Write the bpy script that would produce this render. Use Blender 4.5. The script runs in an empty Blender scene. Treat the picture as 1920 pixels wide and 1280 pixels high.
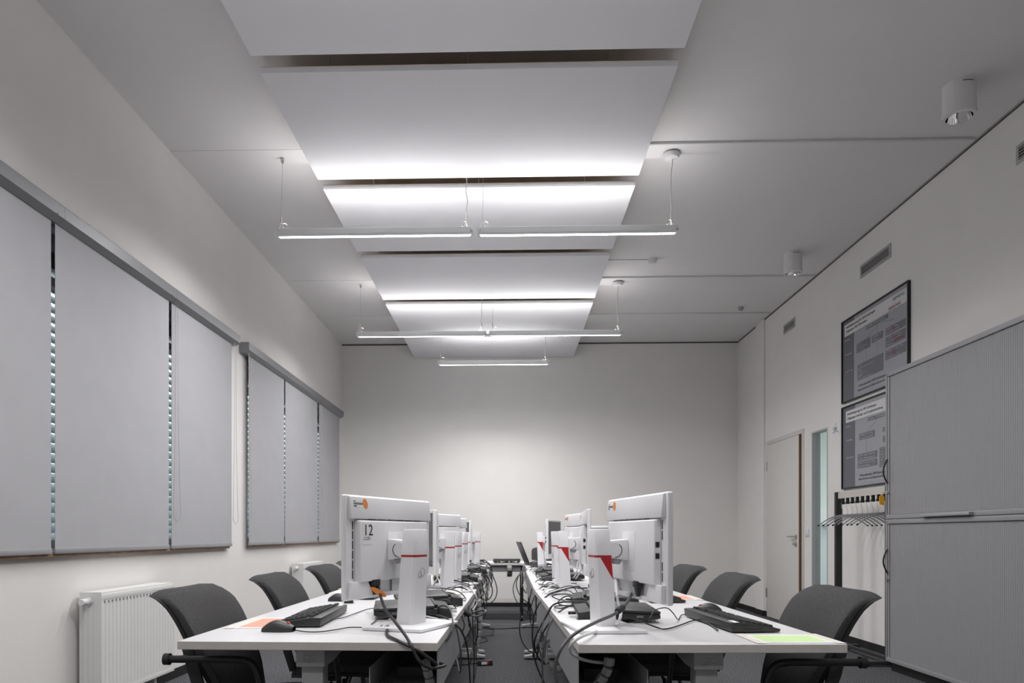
import bpy, bmesh, math, random
from mathutils import Vector, Matrix

# ------------------------------------------------------------------ camera
SC = bpy.context.scene
COL = SC.collection
R = math.radians
cam = bpy.data.cameras.new('camera')
cam.lens = 24.0
cam.sensor_width = 36.0
cam.shift_x = 0.0195
cam.shift_y = 0.188
cam.clip_start = 0.05
co = bpy.data.objects.new('camera', cam)
co.location = (0, 0, 1.08)
co.rotation_euler = (R(90), 0, R(1.5))
COL.objects.link(co)
SC.camera = co

# ------------------------------------------------------------------ world, exposure, light power
w = bpy.data.worlds.new('world')
SC.world = w
w.use_nodes = True
bg = w.node_tree.nodes['Background']
bg.inputs[0].default_value = (0.90, 0.95, 1.0, 1)
bg.inputs[1].default_value = 1.3
SC.view_settings.view_transform = 'Standard'
SC.view_settings.look = 'None'
SC.view_settings.gamma = 1.0
SC.view_settings.use_curve_mapping = False
SC.view_settings.exposure = 0.24
DOWN_W, UP_W = 30.0, 3.0
DOWN_SPREAD, UP_SPREAD = 166, 176
SC.cycles.max_bounces = 6
SC.cycles.diffuse_bounces = 4
SC.cycles.glossy_bounces = 3
SC.cycles.transmission_bounces = 5
SC.cycles.caustics_reflective = False
SC.cycles.caustics_refractive = False
SC.cycles.adaptive_threshold = 0.015
LAMP_COL = (1.0, 0.982, 0.978)

# ------------------------------------------------------------------ room dimensions
XL, XR, YN, YF, ZC = -2.52, 3.37, -2.6, 10.17, 3.92

# ------------------------------------------------------------------ materials
MATS = {}
def mat(key, col, rough=.5, metal=0.0, vary=0.0, scale=8.0, bump=0.0, bscale=200.0, emit=None, trans=0.0, spec=None, coat=0.0):
    m = bpy.data.materials.new(key)
    m.use_nodes = True
    nt = m.node_tree
    b = nt.nodes['Principled BSDF']
    b.inputs['Base Color'].default_value = (*col, 1)
    b.inputs['Roughness'].default_value = rough
    b.inputs['Metallic'].default_value = metal
    if spec is not None: b.inputs['Specular IOR Level'].default_value = spec
    if coat: b.inputs['Coat Weight'].default_value = coat
    if trans: b.inputs['Transmission Weight'].default_value = trans
    if vary or bump:
        tc = nt.nodes.new('ShaderNodeTexCoord')
    if vary:
        n = nt.nodes.new('ShaderNodeTexNoise'); n.inputs['Scale'].default_value = scale; n.inputs['Detail'].default_value = 2
        r = nt.nodes.new('ShaderNodeMapRange'); r.inputs[1].default_value = .3; r.inputs[2].default_value = .7
        r.inputs[3].default_value = 1 - vary; r.inputs[4].default_value = 1 + vary
        x = nt.nodes.new('ShaderNodeMix'); x.data_type = 'RGBA'; x.blend_type = 'MULTIPLY'; x.inputs[0].default_value = 1
        x.inputs[6].default_value = (*col, 1)
        nt.links.new(tc.outputs['Object'], n.inputs['Vector']); nt.links.new(n.outputs['Fac'], r.inputs[0])
        nt.links.new(r.outputs[0], x.inputs[7]); nt.links.new(x.outputs[2], b.inputs['Base Color'])
    if bump:
        n2 = nt.nodes.new('ShaderNodeTexNoise'); n2.inputs['Scale'].default_value = bscale; n2.inputs['Detail'].default_value = 1
        bp = nt.nodes.new('ShaderNodeBump'); bp.inputs['Strength'].default_value = bump; bp.inputs['Distance'].default_value = .002
        nt.links.new(tc.outputs['Object'], n2.inputs['Vector']); nt.links.new(n2.outputs['Fac'], bp.inputs['Height'])
        nt.links.new(bp.outputs[0], b.inputs['Normal'])
    if emit:
        b.inputs['Emission Color'].default_value = (*emit[0], 1); b.inputs['Emission Strength'].default_value = emit[1]; m.cycles.emission_sampling = 'NONE'
    MATS[key] = m
    return m

mat('wall', (.80, .785, .768), .9, vary=.015, scale=3, bump=.15, bscale=350)
mat('ceil', (.75, .733, .738), .9, vary=.012, scale=2, bump=.1, bscale=300)
mat('raft', (.80, .80, .825), .85, vary=.01, scale=3, bump=.08, bscale=500)
mat('raft_top', (.50, .36, .19), .95, vary=.1, scale=60)
mat('carpet', (.098, .098, .106), 1.0, vary=.9, scale=110, bump=.5, bscale=300, spec=.05)
mat('skirting', (.030, .030, .032), .95, vary=.4, scale=160, spec=.1)
mat('gap', (.03, .027, .022), .9)
mat('gap_shade', (.12, .112, .105), .9)
mat('lamp_body', (.82, .83, .84), .45)
mat('lamp_diff', (.9, .9, .9), .4, emit=((1, .99, .98), 9.0))
mat('steel', (.62, .60, .56), .3, 1.0)
mat('chrome', (.85, .85, .86), .06, 1.0)
mat('wire', (.45, .44, .42), .4, .6)
mat('cord_grey', (.52, .50, .46), .6)
mat('white_plastic', (.72, .72, .73), .5, vary=.01)
mat('alu', (.36, .365, .385), .42, .35, vary=.02)
mat('cassette', (.24, .243, .255), .45, .3, vary=.02)
mat('fabric_blind', (.42, .42, .442), .9, vary=.02, scale=6, bump=.12, bscale=700)
mat('win_frame', (.42, .43, .44), .5)
mat('glass', (.95, .97, .97), .02)
_n = MATS['glass'].node_tree; _t = _n.nodes.new('ShaderNodeBsdfTransparent'); _t.inputs[0].default_value = (.93, .96, .95, 1)
_g = _n.nodes.new('ShaderNodeBsdfGlossy'); _g.inputs['Roughness'].default_value = .02
_x = _n.nodes.new('ShaderNodeMixShader'); _x.inputs[0].default_value = .07
for _a, _b in ((_t.outputs[0], _x.inputs[1]), (_g.outputs[0], _x.inputs[2]), (_x.outputs[0], _n.nodes['Material Output'].inputs[0])): _n.links.new(_a, _b)
mat('slat', (.80, .82, .84), .45)
_n = MATS['slat'].node_tree; _t = _n.nodes.new('ShaderNodeBsdfTranslucent'); _t.inputs[0].default_value = (.8, .85, .9, 1)
_x = _n.nodes.new('ShaderNodeMixShader'); _x.inputs[0].default_value = .3
_n.links.new(_n.nodes['Principled BSDF'].outputs[0], _x.inputs[1]); _n.links.new(_t.outputs[0], _x.inputs[2]); _n.links.new(_x.outputs[0], _n.nodes['Material Output'].inputs[0])
mat('wood', (.42, .27, .16), .6, vary=.25, scale=14)
mat('radiator', (.78, .78, .77), .4)
mat('desk_top', (.70, .70, .715), .33, vary=.008, scale=4)
mat('desk_edge', (.62, .60, .575), .5, vary=.05, scale=20)
mat('desk_frame', (.33, .335, .345), .45, .2, vary=.02)
mat('tray', (.40, .405, .42), .45, .2)
mat('black', (.012, .012, .013), .4)
mat('black_matte', (.022, .022, .023), .65)
mat('tube_black', (.014, .014, .015), .32)
mat('chair_fabric', (.062, .062, .064), .95, vary=.3, scale=260, bump=.5, bscale=600, spec=.15)
mat('pc_white', (.77, .77, .79), .42, vary=.006)
mat('pc_grey', (.30, .30, .32), .5)
mat('screen', (.055, .06, .062), .25)
mat('red', (.42, .008, .012), .35)
mat('orange', (.78, .26, .05), .6)
mat('wheel_red', (.75, .08, .03), .5)  # red of the mouse scroll wheels
mat('paper', (.80, .80, .80), .8)
mat('paper_cream', (.72, .69, .62), .8)
mat('note_paper', (.78, .79, .81), .8)
mat('salmon', (.82, .34, .25), .8)
mat('lime', (.55, .74, .36), .8)
mat('tape', (.68, .66, .60), .7)
mat('ink', (.02, .02, .025), .7)
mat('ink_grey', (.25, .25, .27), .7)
mat('laptop', (.028, .029, .031), .42, vary=.08, scale=40)
mat('cable_blk', (.016, .016, .017), .45)
mat('cable_gry', (.085, .085, .09), .4)
mat('cable_wht', (.66, .66, .66), .45)
mat('chain', (.36, .36, .36), .5)
mat('cabinet', (.30, .30, .31), .5, .1, vary=.015)
mat('cabinet_door', (.275, .275, .285), .5, vary=.01)
mat('poster_bg', (.36, .37, .40), .6)
mat('poster_dark', (.15, .15, .175), .6)
mat('poster_box', (.17, .17, .195), .6)
mat('poster_white', (.66, .66, .66), .6)
mat('poster_text', (.08, .08, .1), .6)
mat('poster_navy', (.06, .09, .15), .6)
mat('poster_red', (.45, .04, .04), .6)
mat('poster_light', (.55, .56, .58), .6)
mat('door_leaf', (.70, .685, .66), .55, vary=.01)
mat('door_frame', (.64, .62, .60), .5)
mat('door_edge', (.16, .085, .04), .6, vary=.1, scale=30)
mat('reveal', (.50, .51, .52), .6)
mat('corridor_wall', (.72, .78, .76), .8)
mat('beige_rail', (.55, .52, .48), .5)
mat('yellow', (.80, .42, .01), .5)
mat('vent', (.42, .42, .42), .5)
mat('cream', (.62, .61, .55), .6)

# ------------------------------------------------------------------ mesh builder
class MB:
    def __init__(s):
        s.v, s.f, s.mi, s.cur = [], [], [], 0
    def add(s, vs, fs):
        o = len(s.v)
        s.v += [tuple(p) for p in vs]
        for f in fs:
            s.f.append([i + o for i in f]); s.mi.append(s.cur)
        return s
    def mat(s, i): s.cur = i; return s
    def box(s, x0, x1, y0, y1, z0, z1):
        return s.add([(x0,y0,z0),(x1,y0,z0),(x1,y1,z0),(x0,y1,z0),(x0,y0,z1),(x1,y0,z1),(x1,y1,z1),(x0,y1,z1)],
                     [(0,3,2,1),(4,5,6,7),(0,1,5,4),(1,2,6,5),(2,3,7,6),(3,0,4,7)])
    def loft(s, rings, caps=True):
        n = len(rings[0]); vs = [p for r in rings for p in r]; fs = []
        for i in range(len(rings) - 1):
            for j in range(n):
                k = (j + 1) % n
                fs.append((i*n+j, i*n+k, (i+1)*n+k, (i+1)*n+j))
        if caps:
            fs.append(tuple(range(n))[::-1]); fs.append(tuple((len(rings)-1)*n + j for j in range(n)))
        return s.add(vs, fs)
    def prism(s, pts, axis, a, b):
        def P(u, v, t): return {'x': (t,u,v), 'y': (u,t,v), 'z': (u,v,t)}[axis]
        return s.loft([[P(u,v,a) for u,v in pts], [P(u,v,b) for u,v in pts]])
    def tube(s, pts, r, n=8, caps=True, closed=False):
        pts = [Vector(p) for p in pts]
        m = len(pts); rings = []; prev = None
        for i, p in enumerate(pts):
            if closed: t = pts[(i+1) % m] - pts[i-1]
            else: t = pts[min(i+1, m-1)] - pts[max(i-1, 0)]
            if t.length < 1e-9: t = Vector((0,0,1))
            t.normalize()
            if prev is None:
                a = Vector((0,0,1)) if abs(t.z) < .9 else Vector((1,0,0))
                u = t.cross(a).normalized()
            else:
                u = prev - t * prev.dot(t)
                if u.length < 1e-6: u = t.cross(Vector((1,0,0)))
                u.normalize()
            prev = u; v = t.cross(u)
            rr = r[i] if isinstance(r, (list, tuple)) else r
            rings.append([tuple(p + u*rr*math.cos(2*math.pi*k/n) + v*rr*math.sin(2*math.pi*k/n)) for k in range(n)])
        if closed: rings.append(rings[0]); return s.loft(rings, False)
        return s.loft(rings, caps)
    def lathe(s, prof, n=24, c=(0,0,0), axis='z', caps=True):
        rings = []
        for r, h in prof:
            ring = []
            for k in range(n):
                a = 2*math.pi*k/n; q = (r*math.cos(a), r*math.sin(a))
                p = {'z': (q[0],q[1],h), 'x': (h,q[0],q[1]), 'y': (q[0],h,q[1])}[axis]
                ring.append((p[0]+c[0], p[1]+c[1], p[2]+c[2]))
            rings.append(ring)
        return s.loft(rings, caps)
    def grid(s, fn, nu, nv):
        vs = [fn(i/nu, j/nv) for i in range(nu+1) for j in range(nv+1)]
        fs = [(i*(nv+1)+j, (i+1)*(nv+1)+j, (i+1)*(nv+1)+j+1, i*(nv+1)+j+1) for i in range(nu) for j in range(nv)]
        return s.add(vs, fs)
    def shell(s, fa, fb, nu, nv):
        """closed slab between two parametric sheets"""
        vs = [fa(i/nu, j/nv) for i in range(nu+1) for j in range(nv+1)]
        n0 = len(vs); vs += [fb(i/nu, j/nv) for i in range(nu+1) for j in range(nv+1)]
        I = lambda i, j: i*(nv+1)+j
        fs = []
        for i in range(nu):
            for j in range(nv):
                fs.append((I(i,j), I(i+1,j), I(i+1,j+1), I(i,j+1)))
                fs.append((n0+I(i,j), n0+I(i,j+1), n0+I(i+1,j+1), n0+I(i+1,j)))
        for i in range(nu):
            fs.append((I(i,0), n0+I(i,0), n0+I(i+1,0), I(i+1,0))); fs.append((I(i,nv), I(i+1,nv), n0+I(i+1,nv), n0+I(i,nv)))
        for j in range(nv):
            fs.append((I(0,j), I(0,j+1), n0+I(0,j+1), n0+I(0,j))); fs.append((I(nu,j), n0+I(nu,j), n0+I(nu,j+1), I(nu,j+1)))
        return s.add(vs, fs)
    def build(s, name, mats, parent=None, loc=None, rot=None, bevel=0.0, seg=2, smooth=None, fix=True):
        me = bpy.data.meshes.new(name)
        me.from_pydata(s.v, [], s.f)
        if isinstance(mats, str): mats = [mats]
        for k in mats: me.materials.append(MATS[k])
        me.polygons.foreach_set('material_index', s.mi)
        bm = bmesh.new(); bm.from_mesh(me)
        if fix: bmesh.ops.recalc_face_normals(bm, faces=bm.faces)
        if bevel:
            es = [e for e in bm.edges if len(e.link_faces) == 2 and e.calc_face_angle(0) > R(35)]
            bmesh.ops.bevel(bm, geom=es, offset=bevel, segments=seg, affect='EDGES', profile=.5, clamp_overlap=True)
        bm.to_mesh(me); bm.free()
        if smooth is None: smooth = bool(bevel)
        if smooth:
            me.polygons.foreach_set('use_smooth', [True]*len(me.polygons))
            me.set_sharp_from_angle(angle=R(40))
        o = bpy.data.objects.new(name, me)
        COL.objects.link(o)
        if parent: o.parent = parent
        if loc: o.location = loc
        if rot is not None: o.rotation_euler = rot if isinstance(rot, tuple) else (0, 0, rot)
        return o

def bx(*a): return MB().box(*a)
def tag(o, label, cat, group=None, kind=None):
    if label: o['label'] = label
    if cat: o['category'] = cat
    if group: o['group'] = group
    if kind: o['kind'] = kind
    return o
def struct(o): o['kind'] = 'structure'; return o
def thing(name, label, cat, loc=(0,0,0), rz=0.0, group=None):
    o = bpy.data.objects.new(name, None); o.empty_display_size = .1
    COL.objects.link(o); o.location = loc; o.rotation_euler = (0,0,rz)
    return tag(o, label, cat, group)
def dup(root, loc, rz, label, group=None):
    r = root.copy(); COL.objects.link(r); r.location = loc; r.rotation_euler = (0,0,rz); r['label'] = label
    if group: r['group'] = group
    for ch in list(root.children):
        c = ch.copy(); COL.objects.link(c); c.parent = r
        for g in ch.children:
            d = g.copy(); COL.objects.link(d); d.parent = c
    return r
def catmull(pts, k=6):
    pts = [Vector(p) for p in pts]; out = []
    for i in range(len(pts)-1):
        p0, p1, p2, p3 = pts[max(i-1,0)], pts[i], pts[i+1], pts[min(i+2,len(pts)-1)]
        for j in range(k):
            t = j/k
            out.append(.5*((2*p1)+(p2-p0)*t+(2*p0-5*p1+4*p2-p3)*t*t+(3*p1-p0-3*p2+p3)*t**3))
    out.append(pts[-1]); return out
def text_mesh(name, txt, size, mkey, parent, M, width=None, ext=.0004):
    """flat lettering: text runs along local x, up along local y; M places it"""
    cu = bpy.data.curves.new('lettering', 'FONT'); cu.body = txt; cu.size = size; cu.extrude = ext; cu.resolution_u = 2
    t = bpy.data.objects.new('lettering', cu); COL.objects.link(t)
    bpy.context.view_layer.update()
    me = bpy.data.meshes.new_from_object(t.evaluated_get(bpy.context.evaluated_depsgraph_get()))
    bpy.data.objects.remove(t); bpy.data.curves.remove(cu)
    if width and len(me.vertices):
        xs = [v.co.x for v in me.vertices]; k = width/max(1e-6, max(xs)-min(xs))
        for v in me.vertices: v.co.x *= k
    me.transform(M)
    me.materials.clear(); me.materials.append(MATS[mkey]); me.name = name
    o = bpy.data.objects.new(name, me); COL.objects.link(o); o.parent = parent
    return o

# ================================================================== STRUCTURE
T = .3
struct(bx(XL-T, XR+4.2, YN-.2, YF+4.0, -.12, 0).build('floor', 'carpet'))
# ceiling stops short of the right and far walls: a dark shadow gap runs round
struct(bx(XL-T, XR-.018, YN-.2, YF-.018, ZC, ZC+.03).build('ceiling', 'ceil'))
struct(bx(XL-T, XR+.3, YN-.2, YF+.3, ZC+.05, ZC+.12).build('trim_7', 'gap'))
# left wall with two window openings
W1, W2, WZ = (2.30, 6.02), (6.50, 9.88), (.985, 2.80)
m = MB()
for a, b in ((YN-.2, W1[0]), (W1[1], W2[0]), (W2[1], YF+.3)): m.box(XL-T, XL, a, b, 0, ZC+.03)
for a, b in (W1, W2):
    m.box(XL-T, XL, a, b, 0, WZ[0]); m.box(XL-T, XL, a, b, WZ[1], ZC+.03)
struct(m.build('wall_left', 'wall'))
# right wall with door and glazed slit, and the shallow pier
D0, D1, DZ = 7.955, 9.0, 2.245
G0, G1, GZ = 7.343, 7.70, 2.203
TW = .085
m = MB()
for a, b in ((YN-.2, G0), (G1, D0), (D1, YF+.3)): m.box(XR, XR+TW, a, b, 0, ZC+.06)
m.box(XR, XR+TW, G0, G1, GZ, ZC+.06); m.box(XR, XR+TW, D0, D1, DZ, ZC+.06)
m.box(XR-.022, XR, 9.10, 9.40, 0, ZC)
struct(m.build('wall_right', 'wall'))
struct(bx(XL-T, XR+.2, YF, YF+.2, 0, ZC+.06).build('wall_far', 'wall'))
struct(bx(XL-T, XR+.2, YN-.2, YN, 0, ZC+.06).build('wall_near', 'wall'))
# skirting strips
struct(bx(XL, XL+.012, YN, YF, 0, .07).build('baseboard_left', 'skirting'))
struct(bx(XL, XR, YF-.012, YF, 0, .06).build('baseboard_far', 'skirting'))
m = MB().box(XR-.012, XR, YN, G0, 0, .07).box(XR-.012, XR, G1, D0, 0, .07).box(XR-.012, XR, D1, YF, 0, .07)
m.box(XR-.034, XR-.022, 9.09, 9.41, 0, .07).box(XR-.034, XR, 9.088, 9.10, 0, .07)
struct(m.build('baseboard_right', 'skirting'))
# shallow boards across the ceiling under the joints
for i, (a, b) in enumerate(((5.0, 5.19), (7.60, 7.80), (8.85, 9.0))):
    struct(bx(XL, XR-.02, a, b, ZC-.003, ZC).build('trim_%d' % (i+1), 'ceil'))
# dark strips paint the gap's shade where far and right walls meet the ceiling
struct(bx(XL+.002, XR-.006, YF-.004, YF-.0005, ZC-.019, ZC-.0005).build('trim_9', 'gap_shade'))
struct(bx(XR-.004, XR-.0005, YN, YF-.006, ZC-.013, ZC-.0005).build('trim_10', 'gap_shade'))
# cable ducts along those boards on the right
for i, y in enumerate((4.985, 7.575, 8.835)):
    struct(bx(.9, XR-.04, y-.012, y+.012, ZC-.018, ZC).build('trim_%d' % (i+4), 'white_plastic', bevel=.002))
# corridor behind the glazed slit
CX = 5.3
struct(MB().box(CX, CX+.1, 5.5, 14, 0, 2.9).box(XR+TW, CX, 13.9, 14, 0, 2.9).box(XR+TW, CX, 5.4, 5.5, 0, 2.9).build('wall_corridor', 'corridor_wall'))
struct(bx(XR+TW, CX+.1, 5.4, 14, 2.9, 3.0).build('ceiling_corridor', 'corridor_wall'))
cl = thing('corridor_light', 'flat ceiling light in the corridor behind the glass strip', 'light', (4.4, 9.2, 2.87))
bx(-.3, .3, -.6, .6, -.02, .018).build('housing', 'white_plastic', cl, bevel=.004)
bx(-.27, .27, -.57, .57, -.025, -.02).build('diffuser', 'lamp_diff', cl)
al = bpy.data.lights.new('corridor_glow', 'AREA'); al.shape = 'RECTANGLE'; al.size = .5; al.size_y = 1.1; al.energy = 60; al.color = (.93, 1, .97)
ao = bpy.data.objects.new('corridor_glow', al); COL.objects.link(ao); ao.parent = cl; ao.location = (0, 0, -.03)

t = thing('wall_box', 'white wall box in the corridor seen through the glass strip', 'box', (CX, 11.45, 1.37))
bx(-.12, 0, -.30, .30, -.15, .15).build('case', 'white_plastic', t, bevel=.006)
bx(-.125, -.12, -.27, .27, -.13, .13).build('lid', 'paper', t)

# ---------------------------------------------------------------- windows on the left
def window(n, y0, y1, panes):
    x0, x1 = XL-.17, XL-.10
    m = MB()
    m.box(x0, x1, y0, y1, WZ[0], WZ[0]+.06).box(x0, x1, y0, y1, WZ[1]-.06, WZ[1])
    m.box(x0, x1, y0, y1, 2.50, 2.55)
    for y in panes: m.box(x0, x1, y-.04, y+.04, WZ[0], WZ[1])
    m.box(x0, x1, y0, y0+.05, WZ[0], WZ[1]).box(x0, x1, y1-.05, y1, WZ[0], WZ[1])
    f = struct(m.build('window_%d' % n, 'win_frame'))
    ys = [y0] + list(panes) + [y1]
    for a, b in zip(ys, ys[1:]):
        bx(XL-.14, XL-.134, a+.03, b-.03, WZ[0]+.05, WZ[1]-.05).build('pane', 'glass', f)
    bx(XL-.10, XL+.035, y0-.03, y1-.02, WZ[0]-.03, WZ[0]-.002).build('window_sill', 'wood', f, bevel=.002)
    eb = bx(XL-.29, XL-.20, y0, y1, 2.66, 2.80).build('exterior_blind', 'alu', f)
    proto = None
    for k in range(28):
        z = 2.62 - k*.06
        if z < 1.0: break
        if proto is None:
            proto = MB().shell(lambda u, v: (-.022+.04*v, y0+.02+(y1-y0-.04)*u, .028-.06*v+.006*math.sin(math.pi*v)),
                               lambda u, v: (-.022+.04*v, y0+.02+(y1-y0-.04)*u, .0265-.06*v+.006*math.sin(math.pi*v)), 1, 4).build('slat', 'slat', eb, loc=(XL-.245, 0, z), smooth=True)
        else:
            c = proto.copy(); COL.objects.link(c); c.location = (XL-.245, 0, z)
    return f
window(1, *W1, panes=(3.635, 4.91))
window(2, *W2, panes=(7.44, 8.75))

# ---------------------------------------------------------------- glazed slit and door on the right
g = MB()
g.box(XR-.004, XR+TW+.002, G0-.012, G0+.004, 0, GZ+.012).box(XR-.004, XR+TW+.002, G1-.004, G1+.012, 0, GZ+.012).box(XR-.004, XR+TW+.002, G0+.004, G1-.004, GZ-.004, GZ+.012)
g = struct(g.build('window_3', 'reveal'))
bx(XR+.03, XR+.036, G0+.004, G1-.004, 0, GZ-.004).build('pane', 'glass', g)
fr = MB()
fr.box(XR-.012, XR+TW+.002, D0-.05, D0+.003, 0, DZ+.045).box(XR-.012, XR+TW+.002, D1-.003, D1+.05, 0, DZ+.045).box(XR-.012, XR+TW+.002, D0+.003, D1-.003, DZ-.003, DZ+.045)
fr = struct(fr.build('trim_8', 'door_frame', bevel=.003))
d = struct(bx(-.042, 0, -1.0, 0, .012, DZ-.012).build('door_1', 'door_leaf', loc=(XR+.018, D1-.012, 0), rot=R(-.25), bevel=.002))
bx(-.0435, .0, -1.022, -1.0, .012, DZ-.012).build('leaf_edge', 'door_edge', d)
for z in (1.96, .32):
    MB().lathe([(.009, -.06), (.009, .06)], 12, (-.05, -.004, z)).build('hinge', 'steel', d, smooth=True)
h = MB().lathe([(.026, -.052), (.026, -.043)], 20, (0, -.93, 1.05), 'x').build('door_handle', 'steel', d, smooth=True)
MB().tube(catmull([(-.05, -.93, 1.05), (-.085, -.93, 1.05), (-.095, -.91, 1.05), (-.095, -.80, 1.05)], 5), .009, 10).build('lever', 'steel', h, smooth=True)
k = MB().lathe([(.026, -.052), (.026, -.043)], 20, (0, -.93, .965), 'x').build('lock_rose', 'steel', d, smooth=True)
MB().lathe([(.016, -.085), (.016, -.05)], 16, (0, -.93, .965), 'x').build('knob', 'steel', k, smooth=True)

# ================================================================== CEILING RAFTS
RX0, RX1, RZ = -1.423, 0.944, 3.705
RAFTS = [(2.54, 3.715, 'nearest ceiling raft, cut off by the top of the picture'),
         (3.855, 5.027, 'second white ceiling raft from the camera, largest one seen whole'),
         (5.17, 6.315, 'third white ceiling raft, behind the front pair of pendant lamps'),
         (6.465, 7.625, 'fourth white ceiling raft, between the two pairs of pendant lamps'),
         (7.785, 8.945, 'fifth white ceiling raft, behind the middle pair of pendant lamps'),
         (9.09, 10.14, 'farthest white ceiling raft, reaching the back wall')]
for y0, y1, lab in RAFTS:
    t = thing('ceiling_raft', lab, 'ceiling panel', ((RX0+RX1)/2, (y0+y1)/2, RZ), 0, 'white acoustic ceiling rafts in a row')
    hw, hd = (RX1-RX0)/2, (y1-y0)/2
    bx(-hw, hw, -hd, hd, 0, .034).build('panel', 'raft', t, bevel=.0025)
    bx(-hw+.004, hw-.004, -hd+.004, hd-.004, .034, .038).build('fibre_backing', 'raft_top', t)
    for sx in (-.87, 0, .87):
        for sy in (-.9, .9):
            MB().tube([(sx*.93, sy*hd, .036), (sx*.93, sy*hd, ZC-RZ)], .0016, 6).build('suspension_wire', 'wire', t)

# ================================================================== PENDANT LAMPS
LZ = 3.318   # underside
def pendant(label, x0, x1, y, power=1.0, spread=None):
    L = x1-x0; cx = (x0+x1)/2
    t = thing('pendant_lamp', label, 'lamp', (cx, y, LZ), 0, 'slim linear pendant lamps under the rafts')
    h = L/2
    prof = [(-.034, .052), (.034, .052), (.038, .048), (.038, .010), (.033, 0), (.0155, 0), (.0155, .006), (-.0155, .006), (-.0155, 0), (-.033, 0), (-.038, .010), (-.038, .048)]
    MB().prism(prof, 'x', -h+.025, h-.025).build('housing', 'lamp_body', t)
    bx(-h+.03, h-.03, -.015, .015, .0005, .0055).build('diffuser', 'lamp_diff', t)
    for s in (-1, 1):
        a, b = (h-.025, h) if s > 0 else (-h, -h+.025)
        e = bx(a, b, -.036, .036, .002, .052).build('end_cap', 'lamp_body', t, bevel=.008, seg=3)
        if s > 0:
            bx(h-.022, h-.004, -.0375, -.036, .008, .026).build('sensor_plate', 'white_plastic', e)
            MB().lathe([(.004, -.0385), (.004, -.0375)], 10, (h-.013, 0, .017), 'y').build('sensor_eye', 'black', e)
    bx(-h+.05, h-.05, -.02, .02, .0525, .055).build('upper_diffuser', 'lamp_diff', t)
    top = ZC-LZ-.0145
    for s in (-1, 1):
        x = s*(h-.05)
        feed = s > 0
        if feed:
            rnd = random.Random(int(abs(x0)*1000)+7)
            pts = [(x+rnd.uniform(-.008, .008), rnd.uniform(-.006, .006), .13+(top-.13)*k/7) for k in range(8)]
            MB().tube(catmull([(x, 0, .06)] + pts, 4), .0035, 7).build('feed_cable', 'cord_grey', t, smooth=True)
            MB().lathe([(.062, top), (.062, top-.012), (.05, top-.03), (.012, top-.034)], 24, (x, 0, 0)).build('ceiling_rose', 'white_plastic', t, smooth=True)
        else:
            MB().tube([(x-.012, 0, .13), (x-.002, 0, top)], .0013, 6).build('hanging_wire', 'wire', t)
            MB().lathe([(.014, top), (.014, top-.012), (.006, top-.03)], 12, (x-.002, 0, 0)).build('wire_anchor', 'steel', t, smooth=True)
        MB().lathe([(.006, .105), (.006, .15)], 8, (x-.012*(not feed), 0, 0)).build('gripper', 'steel', t, smooth=True)
        ring = [(x+.016*s*-1+.022*math.cos(a)*(.9), .012*math.cos(a), .078+.028*math.sin(a)) for a in [2*math.pi*i/20 for i in range(20)]]
        MB().tube(ring, .0017, 6, closed=True).build('wire_loop', 'steel', t, smooth=True)
        for q in (-.03, .02):
            MB().tube([(x-.012*(not feed), 0, .108), (x+q, 0, .052)], .0011, 5).build('bridle', 'wire', t)
    for nm, e, rot, zz, sp in (('downlight_strip', DOWN_W, (0, 0, 0), -.002, DOWN_SPREAD), ('uplight_strip', UP_W, (R(180), 0, 0), .057, UP_SPREAD)):
        l = bpy.data.lights.new(nm, 'AREA'); l.shape = 'RECTANGLE'; l.size = L-.08; l.size_y = .034; l.energy = e*power; l.color = LAMP_COL; l.spread = R(spread if spread and nm[0] == 'd' else sp)
        o = bpy.data.objects.new(nm, l); COL.objects.link(o); o.parent = t; o.location = (0, 0, zz); o.rotation_euler = rot
    return t
pendant('left lamp of the front pair of lit linear pendants', -1.764, -.272, 5.11)
pendant('right lamp of the front pair of lit linear pendants', -.244, 1.252, 5.12)
pendant('left lamp of the middle pair of lit linear pendants', -1.744, -.266, 7.72, .85)
pendant('right lamp of the middle pair of lit linear pendants', -.236, 1.266, 7.72, .85)
pendant('single short linear pendant lamp nearest the back wall', -.954, .521, 9.03, .50, 122)
# the same row goes on above and behind the camera
pendant('left lamp of the pendant pair above the camera, out of frame', -1.764, -.272, 2.47, .80)
pendant('right lamp of the pendant pair above the camera, out of frame', -.244, 1.252, 2.47, .80)
pendant('left lamp of the pendant pair behind the camera, out of frame', -1.764, -.272, -.15, .45)
pendant('right lamp of the pendant pair behind the camera, out of frame', -.244, 1.252, -.15, .45)

# ================================================================== CEILING FITTINGS
def downlight(label, x, y, r):
    t = thing('ceiling_spotlight', label, 'spotlight', (x, y, ZC), 0, 'round surface spotlights by the right wall')
    MB().lathe([(r, 0), (r, -.178), (r*1.03, -.18), (r*1.03, -.205), (r*.80, -.206), (r*.80, -.19)], 40, caps=False).build('housing', 'white_plastic', t, smooth=True)
    MB().lathe([(r*.80, -.2045), (r*.66, -.15), (r*.46, -.10), (r*.3, -.085)], 28, caps=False).build('reflector', 'chrome', t, smooth=True)
    MB().lathe([(r*.3, -.0855), (r*.3, -.10), (r*.1, -.115)], 16).build('bulb', 'white_plastic', t, smooth=True)
    a0 = -math.pi*.62
    MB().tube([(r*1.002*math.cos(a0+.05*k), r*1.002*math.sin(a0+.05*k), -.022) for k in range(16)], .0025, 5).build('slot', 'black', t)
downlight('white cylinder spotlight nearest the camera at upper right', 2.845, 4.40, .092)
downlight('smaller looking white cylinder spotlight farther along the right wall', 2.865, 6.99, .086)
t = thing('smoke_detector', 'small white round detector with a cable beside the fourth raft', 'detector', (1.472, 7.1, ZC))
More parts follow.
